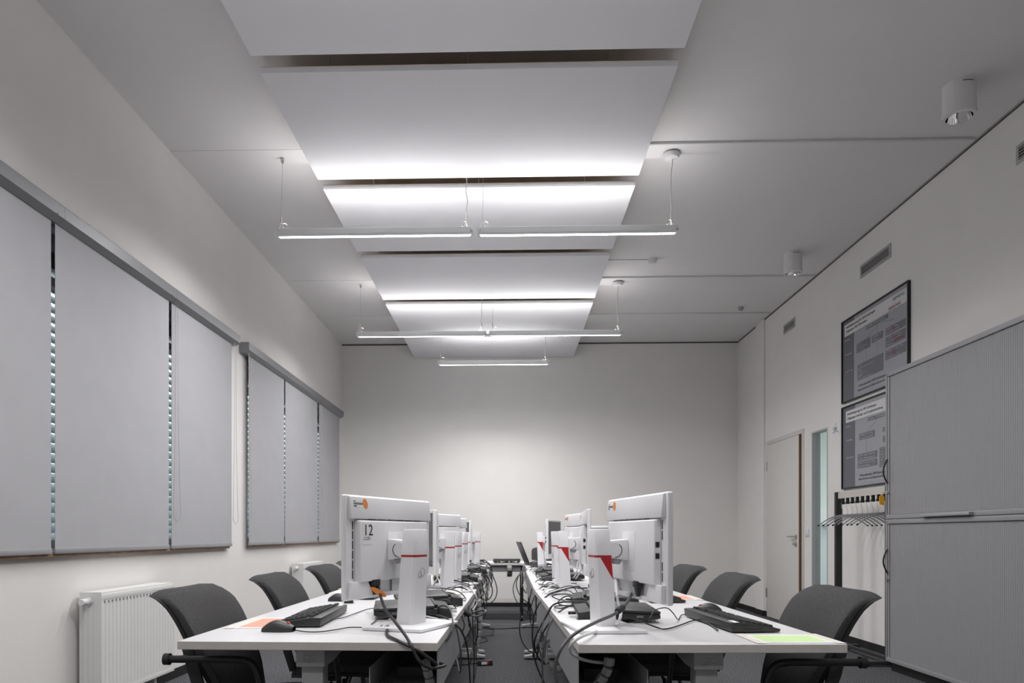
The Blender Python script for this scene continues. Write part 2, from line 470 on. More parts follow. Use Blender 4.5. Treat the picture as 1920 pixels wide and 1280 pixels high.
MB().lathe([(.045, 0), (.045, -.02), (.035, -.045), (.02, -.05)], 24).build('body', 'white_plastic', t, smooth=True)
bx(-.58, -.04, -.004, .004, -.008, 0).build('cable', 'white_plastic', t)
t = thing('motion_sensor', 'tiny white dome sensor on the ceiling near the back right corner', 'sensor', (2.886, 8.612, ZC))
MB().lathe([(.06, 0), (.06, -.006)], 24).build('base', 'white_plastic', t, smooth=True)
MB().lathe([(.035, -.006), (.034, -.025), (.025, -.042), (.01, -.05)], 24).build('dome', 'pc_grey', t, smooth=True)

# ================================================================== RIGHT WALL ITEMS
def vent(label, y0, y1, z0, z1, n):
    t = thing('wall_vent', label, 'vent', (XR, (y0+y1)/2, (z0+z1)/2), 0, 'metal air vents high on the right wall')
    h, v = (y1-y0)/2, (z1-z0)/2; b = .022
    m = MB().box(-.008, 0, -h, h, v-b, v).box(-.008, 0, -h, h, -v, -v+b).box(-.008, 0, -h, -h+b, -v+b, v-b).box(-.008, 0, h-b, h, -v+b, v-b)
    m.build('frame', 'vent', t)
    bx(-.003, -.0005, -h+b, h-b, -v+b, v-b).build('backing', 'black', t)
    for k in range(n):
        z = -v+b + (2*v-2*b)*(k+.5)/n
        bx(-.007, -.0032, -h+b, h-b, z-.0035, z+.0035).build('slat', 'vent', t)
vent('grey wall vent farthest back on the right wall', 8.157, 8.487, 3.53, 3.645, 4)
vent('grey wall vent above the framed posters', 6.126, 6.649, 3.53, 3.655, 4)
vent('grey wall vent cut off by the right picture edge', 4.10, 4.627, 3.53, 3.655, 4)

# ---- posters: local u runs from far (photo left) to near (photo right)
def poster(label, ytop_far, y_near, z0, z1):
    t = thing('framed_poster', label, 'poster', (XR, ytop_far, z0), 0, 'framed training posters on the right wall')
    W, H = ytop_far-y_near, z1-z0
    m = MB()
    for a, b, c, e in ((0, W, 0, .012), (0, W, H-.012, H), (0, .012, .012, H-.012), (W-.012, W, .012, H-.012)):
        m.box(-.026, 0, -b, -a, c, e)
    m.build('frame', 'black', t)
    bx(-.012, -.002, -W+.012, -.012, .012, H-.012).build('print', 'poster_bg', t)
    def rect(y0, y1, a, b, mk, lvl=1, name='print_block'):
        bx(-.012-.0012*lvl, -.0118, y1-ytop_far, y0-ytop_far, a-z0, b-z0).build(name, mk, t)
    def txt(s, y, z, size, mk, width=None, lvl=3):
        M = Matrix.Translation((-.012-.0012*lvl, y-ytop_far, z-z0)) @ Matrix(((0,0,-1,0),(-1,0,0,0),(0,1,0,0),(0,0,0,1)))
        text_mesh('lettering', s, size, mk, t, M, width)
    def line(p, q, mk='poster_dark'):
        MB().tube([(-.0150, p[0]-ytop_far, p[1]-z0), (-.0150, q[0]-ytop_far, q[1]-z0)], .0016 if mk == 'poster_red' else .0008, 4).build('line', mk, t)
    return t, rect, txt, line
t, rect, txt, line = poster('upper framed poster headed with a grey white training chart', 6.985, 5.83, 2.39, 3.215)
rect(6.972, 6.755, 2.403, 3.203, 'poster_dark')
rect(6.937, 5.845, 3.05, 3.168, 'poster_white', 2)
txt('SIEMENS', 6.081, 3.122, .036, 'poster_navy', .185)
txt('Ausbildungsweg für SAP-Schulungen', 6.904, 3.125, .033, 'poster_text', .54)
txt('Zielgruppe: Alle Mitarbeiter', 6.904, 3.083, .033, 'poster_text', .395)
rect(6.144, 5.951, 3.052, 3.092, 'poster_light', 3)
txt('Nächster Termin', 6.138, 3.062, .028, 'poster_red', .18, 4)
for (a, b, c, e, s) in ((6.521, 6.152, 3.003, 3.036, ['E_GRUND - SAP Grundlagenkurs']), (6.70, 6.455, 2.829, 2.918, ['E_KABE -', 'Kostenabrechnung', 'und -planung']),
                        (6.425, 6.237, 2.852, 2.914, ['E_ANZEIG - IS', 'Anzeigen']), (6.193, 5.885, 2.852, 2.913, ['E_PRUEF - Prüfen', 'Abwicklung mit SAP']),
                        (6.19, 5.884, 2.745, 2.834, ['E_FEEDER - SAP-Feeder', 'Dateneingabe mit SAP -', 'Mitarbeiter']), (6.195, 5.879, 2.632, 2.715, ['E_VERWERT - Eingabe und Pflege', 'von', 'Stammdatenkommissionen']),
                        (6.688, 6.232, 2.558, 2.712, ['E_EINK2 -', 'Abwicklung Lohngeschäft mit SAP', 'E_PROZ2 -', 'Projektabwicklung', 'E_ANMELD -', 'Abrechnung/Prozessablauf'])):
    rect(a, b, c, e, 'poster_box', 2)
    n = len(s); hh = (e-c)/n
    for i, q in enumerate(s):
        txt(q, a-.012, e-hh*(i+.78), hh*.72, 'poster_light', min((a-b)*.86, len(q)*hh*.38))
for s, y, z in (('Einstieg', 6.935, 3.0), ('Vertiefung', 6.925, 2.855), ('Erweiterung', 6.92, 2.685)): txt(s, y, z, .026, 'poster_light', .013*len(s))
line((6.34, 3.0), (6.50, 2.92)); line((6.33, 3.0), (6.33, 2.915)); line((6.30, 3.005), (6.05, 2.955)); line((6.52, 2.83), (6.52, 2.72)); line((6.33, 2.85), (6.33, 2.72))
for z in (2.883, 2.79, 2.675): line((6.09, z+.04), (6.02, z-.04), 'poster_red'); line((6.02, z+.03), (6.09, z-.04), 'poster_red')
txt('Auf Anfrage', 6.02, 2.765, .024, 'poster_red', .12, 4)
txt('Unser gesamtes SAP-Schulungsangebot:', 6.656, 2.495, .032, 'poster_text', .56)
txt('https://intranet.mobility.siemens.com/academy', 6.676, 2.455, .028, 'poster_text', .62)
txt('Nur für internen Gebrauch', 6.51, 2.42, .022, 'poster_light', .33)
t, rect, txt, line = poster('lower framed poster partly hidden behind the tall cabinet', 6.985, 5.83, 1.53, 2.352)
rect(6.972, 6.735, 1.543, 2.34, 'poster_dark')
rect(6.912, 5.845, 2.187, 2.302, 'poster_white', 2)
txt('Ausbildungsweg für SAP-Schulungen', 6.882, 2.258, .033, 'poster_text', .54)
txt('Zielgruppe: Auftrags- und Projektabwicklung', 6.879, 2.214, .033, 'poster_text', .645)
for (a, b, c, e, s) in ((6.492, 6.12, 2.138, 2.171, ['E_GRUND - SAP Grundlagenkurs']), (6.65, 6.376, 1.981, 2.041, ['E_EINK2 - Abwicklung', 'Lohngeschäft mit SAP']),
                        (6.683, 6.331, 1.786, 1.848, ['E_ANG - Angebote allgemein', 'E_AUF - Aufträge allgemein']), (6.68, 6.331, 1.7135, 1.775, ['E_BEST - Beschaffung, Anfrage', 'Bestellabwicklung']),
                        (6.293, 5.95, 1.685, 1.865, ['E_PROJ1 -', 'E_ORG -', 'E_ANG -', 'E_AUF -', 'E_WE -', 'E_FE -', 'E_BEST -']), (6.241, 5.95, 2.003, 2.04, ['E_PS']), (6.237, 5.95, 1.905, 1.962, ['E_KA', 'E_VK'])):
    rect(a, b, c, e, 'poster_box', 2)
    n = len(s); hh = (e-c)/n
    for i, q in enumerate(s):
        txt(q, a-.012, e-hh*(i+.78), hh*.72, 'poster_light', min((a-b)*.86, len(q)*hh*.40))
for s, y, z in (('Einstieg', 6.912, 2.14), ('Vertiefung', 6.905, 2.0), ('Erweiterung', 6.90, 1.83)): txt(s, y, z, .026, 'poster_light', .013*len(s))
line((6.32, 2.138), (6.50, 2.045)); line((6.52, 1.98), (6.52, 1.85))
txt('Unser gesamtes SAP-Schulungsangebot:', 6.639, 1.632, .032, 'poster_text', .56)
txt('https://intranet.mobility.siemens.com/academy', 6.66, 1.598, .028, 'poster_text', .62)
txt('Nur für internen Gebrauch', 6.495, 1.562, .022, 'poster_light', .33)

t = thing('paper_note', 'small white paper note with handwritten word left of the posters', 'note', (XR, 7.137, 2.167))
bx(-.003, -.0005, -.085, .085, -.05, .05).build('sheet', 'note_paper', t)
bx(-.0036, -.003, -.01, .03, .035, .062).build('tape', 'tape', t)
text_mesh('lettering', 'Uhr', .055, 'ink', t, Matrix.Translation((-.0042, .065, -.012)) @ Matrix(((0,0,-1,0),(-1,0,0,0),(0,1,0,0),(0,0,0,1))), .085)
MB().tube(catmull([(-.0045, .07, -.035), (-.0045, .02, -.022), (-.0045, -.045, -.03)], 5), .0026, 5).build('pen_stroke', 'ink', t)

t = thing('light_switch', 'white light switch plate between the door and glass strip', 'switch', (XR, 7.825, 1.093))
bx(-.009, 0, -.042, .042, -.042, .042).build('plate', 'white_plastic', t, bevel=.003)
bx(-.013, -.009, -.03, .03, -.03, .03).build('rocker', 'white_plastic', t, bevel=.002)

# ---- tambour cabinets stacked by the right wall
def cabinet(label, z0, z1, handle_z, lock_z, plinth):
    t = thing('tambour_cabinet', label, 'cabinet', (2.995, 5.528, z0), 0, 'stacked grey tambour cabinets')
    Wd, Dp, H = 1.62, .36, z1-z0
    m = MB()
    m.box(0, Dp, -.02, 0, 0, H).box(0, Dp, -Wd, -Wd+.02, 0, H).box(0, Dp, -Wd+.02, -.02, 0, .034).box(0, Dp, -Wd+.02, -.02, H-.034, H).box(Dp-.01, Dp, -Wd+.02, -.02, .034, H-.034)
    m.build('carcass', 'cabinet', t, bevel=.0015)
    m = MB(); x = .014
    n = 88; p = (Wd-.066)/n
    pts = []
    for k in range(n):
        y = -.043-p*k
        pts += [(x, y), (x-.0014, y-p*.15), (x-.0014, y-p*.85)]
    pts += [(x, -Wd+.023), (x+.008, -Wd+.023), (x+.008, -.043)]
    m.prism([(a, b) for a, b in pts], 'z', .036, H-.036)
    dr = m.build('tambour_door', 'cabinet_door', t)
    bx(.006, .026, -.043, -.0225, .036, H-.036).build('grip_rail', 'alu', dr)
    arc = [(-.002-.032*math.sin(math.pi*k/12), -.033, handle_z-z0-.095+.19*k/12) for k in range(13)]
    MB().tube(arc, .0062, 8).build('handle', 'black', dr, smooth=True)
    MB().lathe([(.011, -.012), (.012, .006)], 14, (0, -.033, lock_z-z0), 'x').build('lock', 'steel', dr, smooth=True)
    bx(-.002, 0, -.03, -.004, H-.026, H-.012).build('nameplate', 'ink_grey', t)
    if plinth: bx(.03, Dp, -Wd+.02, -.03, -z0, 0).build('plinth', 'black', t)
    return t
cabinet('lower grey tambour cabinet standing on a black plinth', .072, 1.196, .864, .722, True)
up = cabinet('upper grey tambour cabinet with a yellow key tag', 1.20, 2.361, 1.577, 1.41, False)
bx(-.03, 0, -1.035, -.506, .005, .024).build('pull_bar', 'alu', up, bevel=.002)
t = thing('key_with_tag', 'yellow key tag hanging from the upper cabinet lock', 'key', (2.983, 5.495, 1.41))
MB().tube([(-.0, 0, 0), (-.03, .004, .001)], .0022, 6).build('key', 'steel', t)
MB().tube([(-.03+.009*math.cos(a), .006, -.008+.009*math.sin(a)) for a in [2*math.pi*i/14 for i in range(14)]], .0011, 5, closed=True).build('ring', 'steel', t)
MB().prism([(-.05, -.095), (-.012, -.1), (-.012, -.035), (-.022, -.02), (-.04, -.02), (-.05, -.032)], 'y', .003, .009).build('tag', 'yellow', t)

# ---- coat rack with hangers
RXX, RY0, RY1, RZT = 3.10, 5.66, 6.53, 1.475
t = thing('coat_rack', 'black wheel-less coat rack with beige top rail beside the cabinet', 'coat rack', (RXX, (RY0+RY1)/2, 0))
h = (RY1-RY0)/2
for s in (-1, 1):
    bx(-.028, .028, s*h-.02, s*h+.02, .03, RZT).build('post', 'black_matte', t, bevel=.002)
    bx(-.19, .19, s*h-.025, s*h+.025, .012, .042).build('foot', 'black_matte', t, bevel=.002)
    for q in (-.17, .17): MB().lathe([(.012, 0), (.012, .012)], 10, (q, s*h, 0)).build('glide', 'black', t)
bx(-.012, .012, -h-.02, h+.02, RZT-.062, RZT-.004).build('top_rail', 'beige_rail', t)
bx(-.015, .015, -h+.02, h-.02, .042, .068).build('bottom_rail', 'black_matte', t)
nh = 9
for k in range(nh):
    MB().box(-.012, .012, h-.09-.088*k-.009, h-.09-.088*k+.009, RZT-.10, RZT-.062).box(-.018, .012, h-.09-.088*k-.012, h-.09-.088*k+.012, RZT-.118, RZT-.10).build('hanger_clip', 'black', t)
def hanger(y, tilt, label):
    o = thing('clothes_hanger', label, 'hanger', (RXX, y, RZT-.118), 0, 'grey hangers on the coat rack')
    MB().tube([(-.012, 0, .008), (-.012, 0, -.03), (-.002, 0, -.045), (0, 0, -.10)], .0022, 6).build('stem', 'steel', o)
    pts = [(.215*s, 0, -.10-.02*abs(s)-.075*abs(s)**2.2) for s in [-1+i/8 for i in range(17)]]
    MB().tube(pts, [.005+.002*(1-abs(i-8)/8) for i in range(17)], 8).build('bar', 'alu', o, smooth=True)
    for s in (0, -1):
        MB().tube([pts[s], (pts[s][0]*1.05, 0, pts[s][2]-.006)], .0075, 8).build('tip', 'black', o, smooth=True)
    o.rotation_euler = (0, 0, tilt)
order = ['first', 'second', 'third', 'fourth', 'fifth', 'sixth', 'seventh', 'eighth', 'ninth']
for k in range(nh):
    hanger((RY0+RY1)/2+h-.09-.088*k, R((k*37 % 7)-3), 'grey curved hanger, %s from the far post of the coat rack' % order[k])

# ================================================================== LEFT WALL ITEMS
BL = [(2.32, 3.617, 2.32, 3.635, 'left roller blind of the near window, cut off by the picture edge', None, 2.33, 3.66),
      (3.651, 4.888, 0, 0, 'middle roller blind of the near window', 4.96, 3.66, 4.91),
      (4.929, 6.005, 0, 0, 'right roller blind of the near window', 6.03, 4.91, 6.08),
      (6.41, 7.418, 0, 0, 'left roller blind of the far window', 6.36, 6.288, 7.44),
      (7.458, 8.712, 0, 0, 'middle roller blind of the far window', None, 7.44, 8.75),
      (8.786, 9.844, 0, 0, 'right roller blind of the far window beside the back wall', 8.83, 8.75, 9.906)]
for y0, y1, _a, _b, lab, ch, r0, r1 in BL:
    t = thing('roller_blind', lab, 'blind', (XL, (y0+y1)/2, 2.0), 0, 'pale grey roller blinds on the left wall')
    c = (y0+y1)/2
    m = MB().prism([(0, .866), (.09, .866), (.095, .86), (.095, .795), (.055, .77), (0, .77)], 'y', r0-c+.001, r1-c-.001)
    cs = m.build('cassette', 'cassette', t)
    MB().lathe([(.004, .0955), (.004, .0965)], 8, (0, r1-c-.06, .80), 'x').build('screw', 'black', cs)
    bx(.045, .047, y0-c, y1-c, -1.0, .79).build('fabric', 'fabric_blind', t)
    bx(.039, .053, y0-c-.004, y1-c+.004, -1.028, -.998).build('bottom_bar', 'alu', t, bevel=.003)
    if ch:
        yy = ch-c; zl = -.83
        pts = [(.07, yy-.015, .78), (.07, yy-.02, 0), (.072, yy-.05, zl+.12), (.075, yy-.055, zl+.04), (.078, yy-.01, zl), (.075, yy+.05, zl+.04), (.072, yy+.05, zl+.14), (.07, yy+.02, 0), (.07, yy+.015, .78)]
        MB().tube(catmull(pts, 6), .0016, 5).build('chain', 'wire', t)

def radiator(label, y0, y1, ribbed):
    t = thing('radiator', label, 'radiator', (XL, (y0+y1)/2, .12), 0, 'white panel radiators under the windows')
    h = (y1-y0)/2; H = .62; xf = .16
    pts = []
    if ribbed:
        n = 22; p = 2*h/n
        for k in range(n):
            y = -h+p*k
            pts += [(xf, y), (xf, y+p*.6), (xf-.0045, y+p*.7), (xf-.0045, y+p*.9)]
        pts += [(xf, h)]
    else: pts = [(xf, -h), (xf, h)]
    pts += [(xf-.018, h), (xf-.018, -h)]
    MB().prism(pts, 'z', .035 if ribbed else 0, H-.045 if ribbed else H-.07).build('front_panel', 'radiator', t)
    if not ribbed: bx(xf-.018, xf, -h, h, H-.067, H-.004).build('top_strip', 'radiator', t)
    else:
        bx(xf-.018, xf, -h, h, H-.045, H-.008).build('top_strip', 'radiator', t, bevel=.003)
        bx(xf-.018, xf, -h, h, 0, .035).build('bottom_strip', 'radiator', t, bevel=.003)
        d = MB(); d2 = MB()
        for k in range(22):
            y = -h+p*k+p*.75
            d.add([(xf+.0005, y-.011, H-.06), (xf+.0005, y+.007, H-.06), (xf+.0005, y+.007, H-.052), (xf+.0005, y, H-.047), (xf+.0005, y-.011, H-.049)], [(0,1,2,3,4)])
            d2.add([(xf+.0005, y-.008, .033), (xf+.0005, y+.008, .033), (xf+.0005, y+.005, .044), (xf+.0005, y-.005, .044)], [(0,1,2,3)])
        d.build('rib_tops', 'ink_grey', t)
        d2.build('rib_feet', 'radiator', t)
    bx(.04, .06, -h, h, 0, H-.03).build('rear_panel', 'radiator', t)
    g = MB().box(.03, xf-.004, -h, h, H-.01, H)
    for k in range(6): g.box(.04+.019*k, .046+.019*k, -h+.02, h-.02, H-.012, H+.002)
    g.build('top_grille', 'radiator', t)
    for s in (-1, 1):
        e = bx(.03, xf-.001, min(s*(h+.001), s*(h+.005)), max(s*(h+.001), s*(h+.005)), .0, H+.003).build('side_panel', 'radiator', t)
        for k in range(3): bx(.05+.03*k, .056+.03*k, s*h+s*.005-.002, s*h+s*.005+.002, .03, H-.05).build('groove', 'white_plastic', e)
    v = MB().lathe([(.017, -h-.075), (.02, -h-.07), (.02, -h-.03), (.024, -h-.028), (.024, -h-.008), (.015, -h)], 20, (.085, 0, H-.05), 'y').build('valve_head', 'white_plastic', t, smooth=True)
    for s in (-.6, .6): bx(.001, .04, s*h-.02, s*h+.02, .1, H-.1).build('bracket', 'radiator', t)
    bx(.06, .12, h*.55, h*.62, -.12, .01).build('foot', 'radiator', t)
    bx(.06, .12, -h*.62, -h*.55, -.12, .01).build('foot', 'radiator', t)
radiator('ribbed white radiator beside the nearest left chair', 3.89, 4.74, True)
radiator('smooth white radiator farther back under the far window', 7.74, 8.56, False)

# ================================================================== DESKS
DZT = .752
DT = DZT+.0006   # things rest on the desk tops
def make_desk(name, label, side, loc, rz, near=.09):
    """side=+1: aisle edge at local +x; local y runs away from the camera"""
    t = thing(name, label, 'desk', loc, rz, 'white desks in two rows')
    Ld = 1.99
    m = MB().box(-.4, .4, 0, Ld, DZT-.0255, DZT)
    tp = m.build('tabletop', ['desk_edge', 'desk_top'], t, bevel=.0012, seg=1)
    for p in tp.data.polygons:
        if p.normal.z > .9: p.material_index = 1
    for yy, s in ((near, 1), (Ld-.14, -1)):
        lg = bx(-.034, .034, yy-.03, yy+.03, .045, .672).build('leg', 'desk_frame', t, bevel=.004)
        hd = MB().prism([(yy-.05 if s > 0 else yy+.05, .668), (yy+.045*s, .668), (yy+.33*s, .705), (yy+.33*s, .7255), (yy-.05*s, .7255)], 'x', -.045, .045).build('leg_head', 'desk_frame', lg, bevel=.003)
        if s > 0:
            q = yy-.0505
            e = MB()
            for a, b in (((-.02, .704), (.02, .704)), ((-.02, .684), (-.004, .684)), ((-.02, .704), (-.02, .684)), ((-.002, .704), (-.002, .684)), ((.0, .703), (.018, .684)), ((-.004, .684), (-.011, .693))):
                e.tube([(a[0], q, a[1]), (b[0], q, b[1])], .0007, 4)
            e.build('embossed_mark', 'pc_grey', lg)
        MB().prism([(-.42, .012), (.42, .012), (.42, .03), (.30, .05), (-.30, .05), (-.42, .03)], 'y', yy-.035, yy+.035).build('foot', 'tray', t, bevel=.003)
        for q in (-.38, .38): MB().lathe([(.016, 0), (.016, .012)], 12, (q, yy, 0)).build('glide', 'black', t)
    for q in (-.10, .10):
        bx(q-.02, q+.02, .42, Ld-.42, .69, .7255).build('cross_beam', 'desk_frame', t)
    a, b = (.175, .392) if side > 0 else (-.392, -.175)
    o = b if side > 0 else a; i = a if side > 0 else b
    m = MB().box(min(o, o-side*.003), max(o, o-side*.003), .08, Ld-.06, .578, .7245).box(a, b, .08, Ld-.06, .575, .578).box(min(i, i+side*.003), max(i, i+side*.003), .08, Ld-.06, .578, .66)
    m.build('cable_tray', 'tray', t)
    bx(a+.05, b-.05, .30, .60, .579, .62).build('socket_strip', 'black', t)
    return t
make_desk('desk', 'nearest desk of the left row, with the monitor marked 12', 1, (-.619, 2.06, 0), R(-.65))
make_desk('desk', 'middle desk of the left row', 1, (-.628, 4.06, 0), R(.2), .60)
make_desk('desk', 'farthest desk of the left row', 1, (-.650, 6.06, 0), 0)
make_desk('desk', 'nearest desk of the right row, with the green paper', -1, (.604, 2.045, 0), R(1.7))
make_desk('desk', 'middle desk of the right row', -1, (.545, 4.06, 0), R(.1), .60)
make_desk('desk', 'farthest desk of the right row', -1, (.552, 6.06, 0), R(-.2))

# castor table across the far end
t = thing('castor_table', 'white table on castors standing across the far end', 'table', (.10, 8.42, 0))
m = bx(-.75, .75, 0, .80, .695, .72).build('tabletop', ['desk_edge', 'desk_top'], t, bevel=.001, seg=1)
for p in m.data.polygons:
    if p.normal.z > .9: p.material_index = 1
bx(-.72, .72, .05, .065, .612, .693).build('apron', 'pc_grey', t)
bx(-.72, .72, .04, .05, .682, .694).build('beam', 'black', t)
for sx in (-.62, .05, .62):
    for sy in (.06, .7):
        bx(sx-.017, sx+.017, sy-.012, sy+.012, .09, .69).build('leg', 'tube_black', t)
        c = MB().lathe([(.036, -.012), (.036, .012)], 18, (sx, sy, .037), 'x').build('castor', 'black', t, smooth=True)
        bx(sx-.018, sx+.018, sy-.02, sy+.02, .05, .09).build('castor_fork', 'black', c)
b = bx(-.135, -.07, .012, .048, .565, .694).build('socket_box', 'steel', t, bevel=.003)
MB().box(-.135, -.08, -.01, .012, .555, .59).box(-.12, -.075, -.01, .012, .60, .63).build('plug', 'black', b)

# ================================================================== CHAIRS
def chair_profile(v):
    """v 0..1 from the seat to the top: (x, z, half width)"""
    P = [(0, .02, .44, .11), (.12, -.01, .50, .165), (.3, -.035, .585, .205), (.5, -.068, .68, .226), (.7, -.10, .775, .232), (.85, -.128, .842, .232), (.94, -.152, .872, .226), (1, -.178, .888, .214)]
    for a, b in zip(P, P[1:]):
        if v <= b[0]:
            k = (v-a[0])/(b[0]-a[0])
            return [a[i]+(b[i]-a[i])*k for i in (1, 2, 3)]
    return list(P[-1][1:])
def make_chair(label, loc, rz):
    t = thing('conference_chair', label, 'chair', loc, rz, 'dark grey fabric chairs at the desks')
    def sheet(off):
        def f(u, v):
            x, z, hw = chair_profile(v)
            s = 2*u-1
            dz = -.018*max(0, (abs(s)-.62)/.38)**2.2 * max(0, (v-.75)/.25)
            return (x+off+.03*s*s*(1-1.7*v*v), hw*s, z+dz)
        return f
    MB().shell(sheet(.024), sheet(-.008), 16, 18).build('backrest', 'chair_fabric', t, bevel=.006, seg=2)
    MB().shell(sheet(-.0085), sheet(-.022), 16, 18).build('back_shell', 'black_matte', t, smooth=True)
    def seat(off):
        def f(u, v):
            s = 2*u-1; x = -.03+.48*v
            hw = .228*(1-.10*max(0, (v-.7)/.3)**2)*(1-.15*max(0, (.15-v)/.15))
            z = .475+.012*math.sin(math.pi*v)-.06*max(0, (v-.72)/.28)**1.7+.012*s*s-.02*max(0, (abs(s)-.8)/.2)**2
            return (x, hw*s, z+off)
        return f
    MB().shell(seat(0), seat(-.034), 14, 16).build('seat', 'chair_fabric', t, bevel=.006, seg=2)
    MB().shell(seat(-.0345), seat(-.05), 14, 16).build('seat_shell', 'black_matte', t, smooth=True)
    for s in (-1, 1):
        y = s*.268
        pts = [(-.13, y, .668), (.10, y, .668), (.145, y, .66), (.168, y, .63), (.185, y, .57), (.255, y, .012)]
        a = [Vector(p) for p in pts]
        MB().tube([a[0], a[1]]+catmull(a[1:5], 5)[1:]+[a[5]], .0125, 12).build('arm_and_front_leg', 'tube_black', t, smooth=True)
        MB().lathe([(.0195, -.138), (.0195, -.120)], 16, (0, y, .668), 'x').build('arm_cap', 'black', t, smooth=True)
        MB().prism([(-.105, .70), (-.075, .70), (-.045, .64), (.0, .46), (-.03, .45), (-.085, .62)], 'y', y-s*.05-.006, y-s*.05+.006).build('arm_bracket', 'black_matte', t, bevel=.003)
        MB().tube([(-.085, y-s*.06, .668), (-.085, y, .668)], .011, 10).build('arm_joint', 'tube_black', t, smooth=True)
        MB().tube(catmull([(.20, s*.20, .415), (.07, s*.20, .41), (.02, s*.205, .38), (-.02, s*.215, .30), (-.13, s*.25, .012)], 6), .011, 10).build('rear_leg', 'tube_black', t, smooth=True)
        MB().tube([(.215, y, .33), (.215, s*.2, .412)], .009, 8).build('side_strut', 'tube_black', t, smooth=True)
        for q in ((.256, y), (-.131, s*.25)):
            MB().lathe([(.015, 0), (.015, .014)], 12, (q[0], q[1], 0)).build('glide', 'chrome', t, smooth=True)
    return t
ch0 = make_chair('dark grey chair nearest the camera on the left', (-1.0, 2.49, 0), 0)
for x, y, rz, lab in ((-.985, 3.32, R(2), 'dark grey chair second from the camera on the left'),
                      (-1.0, 4.26, R(-2), 'dark grey chair third from the camera on the left'),
                      (-1.03, 5.05, R(3), 'dark grey chair on the left mostly hidden behind monitor number 12'),
                      (1.003, 2.49, R(180), 'dark grey chair nearest the camera on the right'),
                      (.935, 3.37, R(178), 'dark grey chair second from the camera on the right'),
                      (.935, 4.27, R(183), 'dark grey chair third from the camera on the right'),
                      (.54, 9.76, R(-92), 'dark grey chair behind the far castor table')):
    dup(ch0, (x, y, 0), rz, lab, 'dark grey fabric chairs at the desks')

# round standing table far right
t = thing('standing_table', 'tall round white table behind the near right monitor', 'table', (1.16, 8.5, 0))
MB().lathe([(.40, 1.15), (.405, 1.16), (.40, 1.178)], 48).build('tabletop', 'pc_white', t, smooth=True)
for sx in (-.2, .2):
    for sy in (-.2, .2):
        bx(sx-.012, sx+.012, sy-.012, sy+.012, 0, 1.15).build('leg', 'black', t)
for z in (1.07, .82):
    MB().box(-.2, .2, -.21, -.19, z, z+.02).box(-.2, .2, .19, .21, z, z+.02).box(-.21, -.19, -.19, .19, z, z+.02).box(.19, .21, -.19, .19, z, z+.02).build('cross_rail', 'black', t)

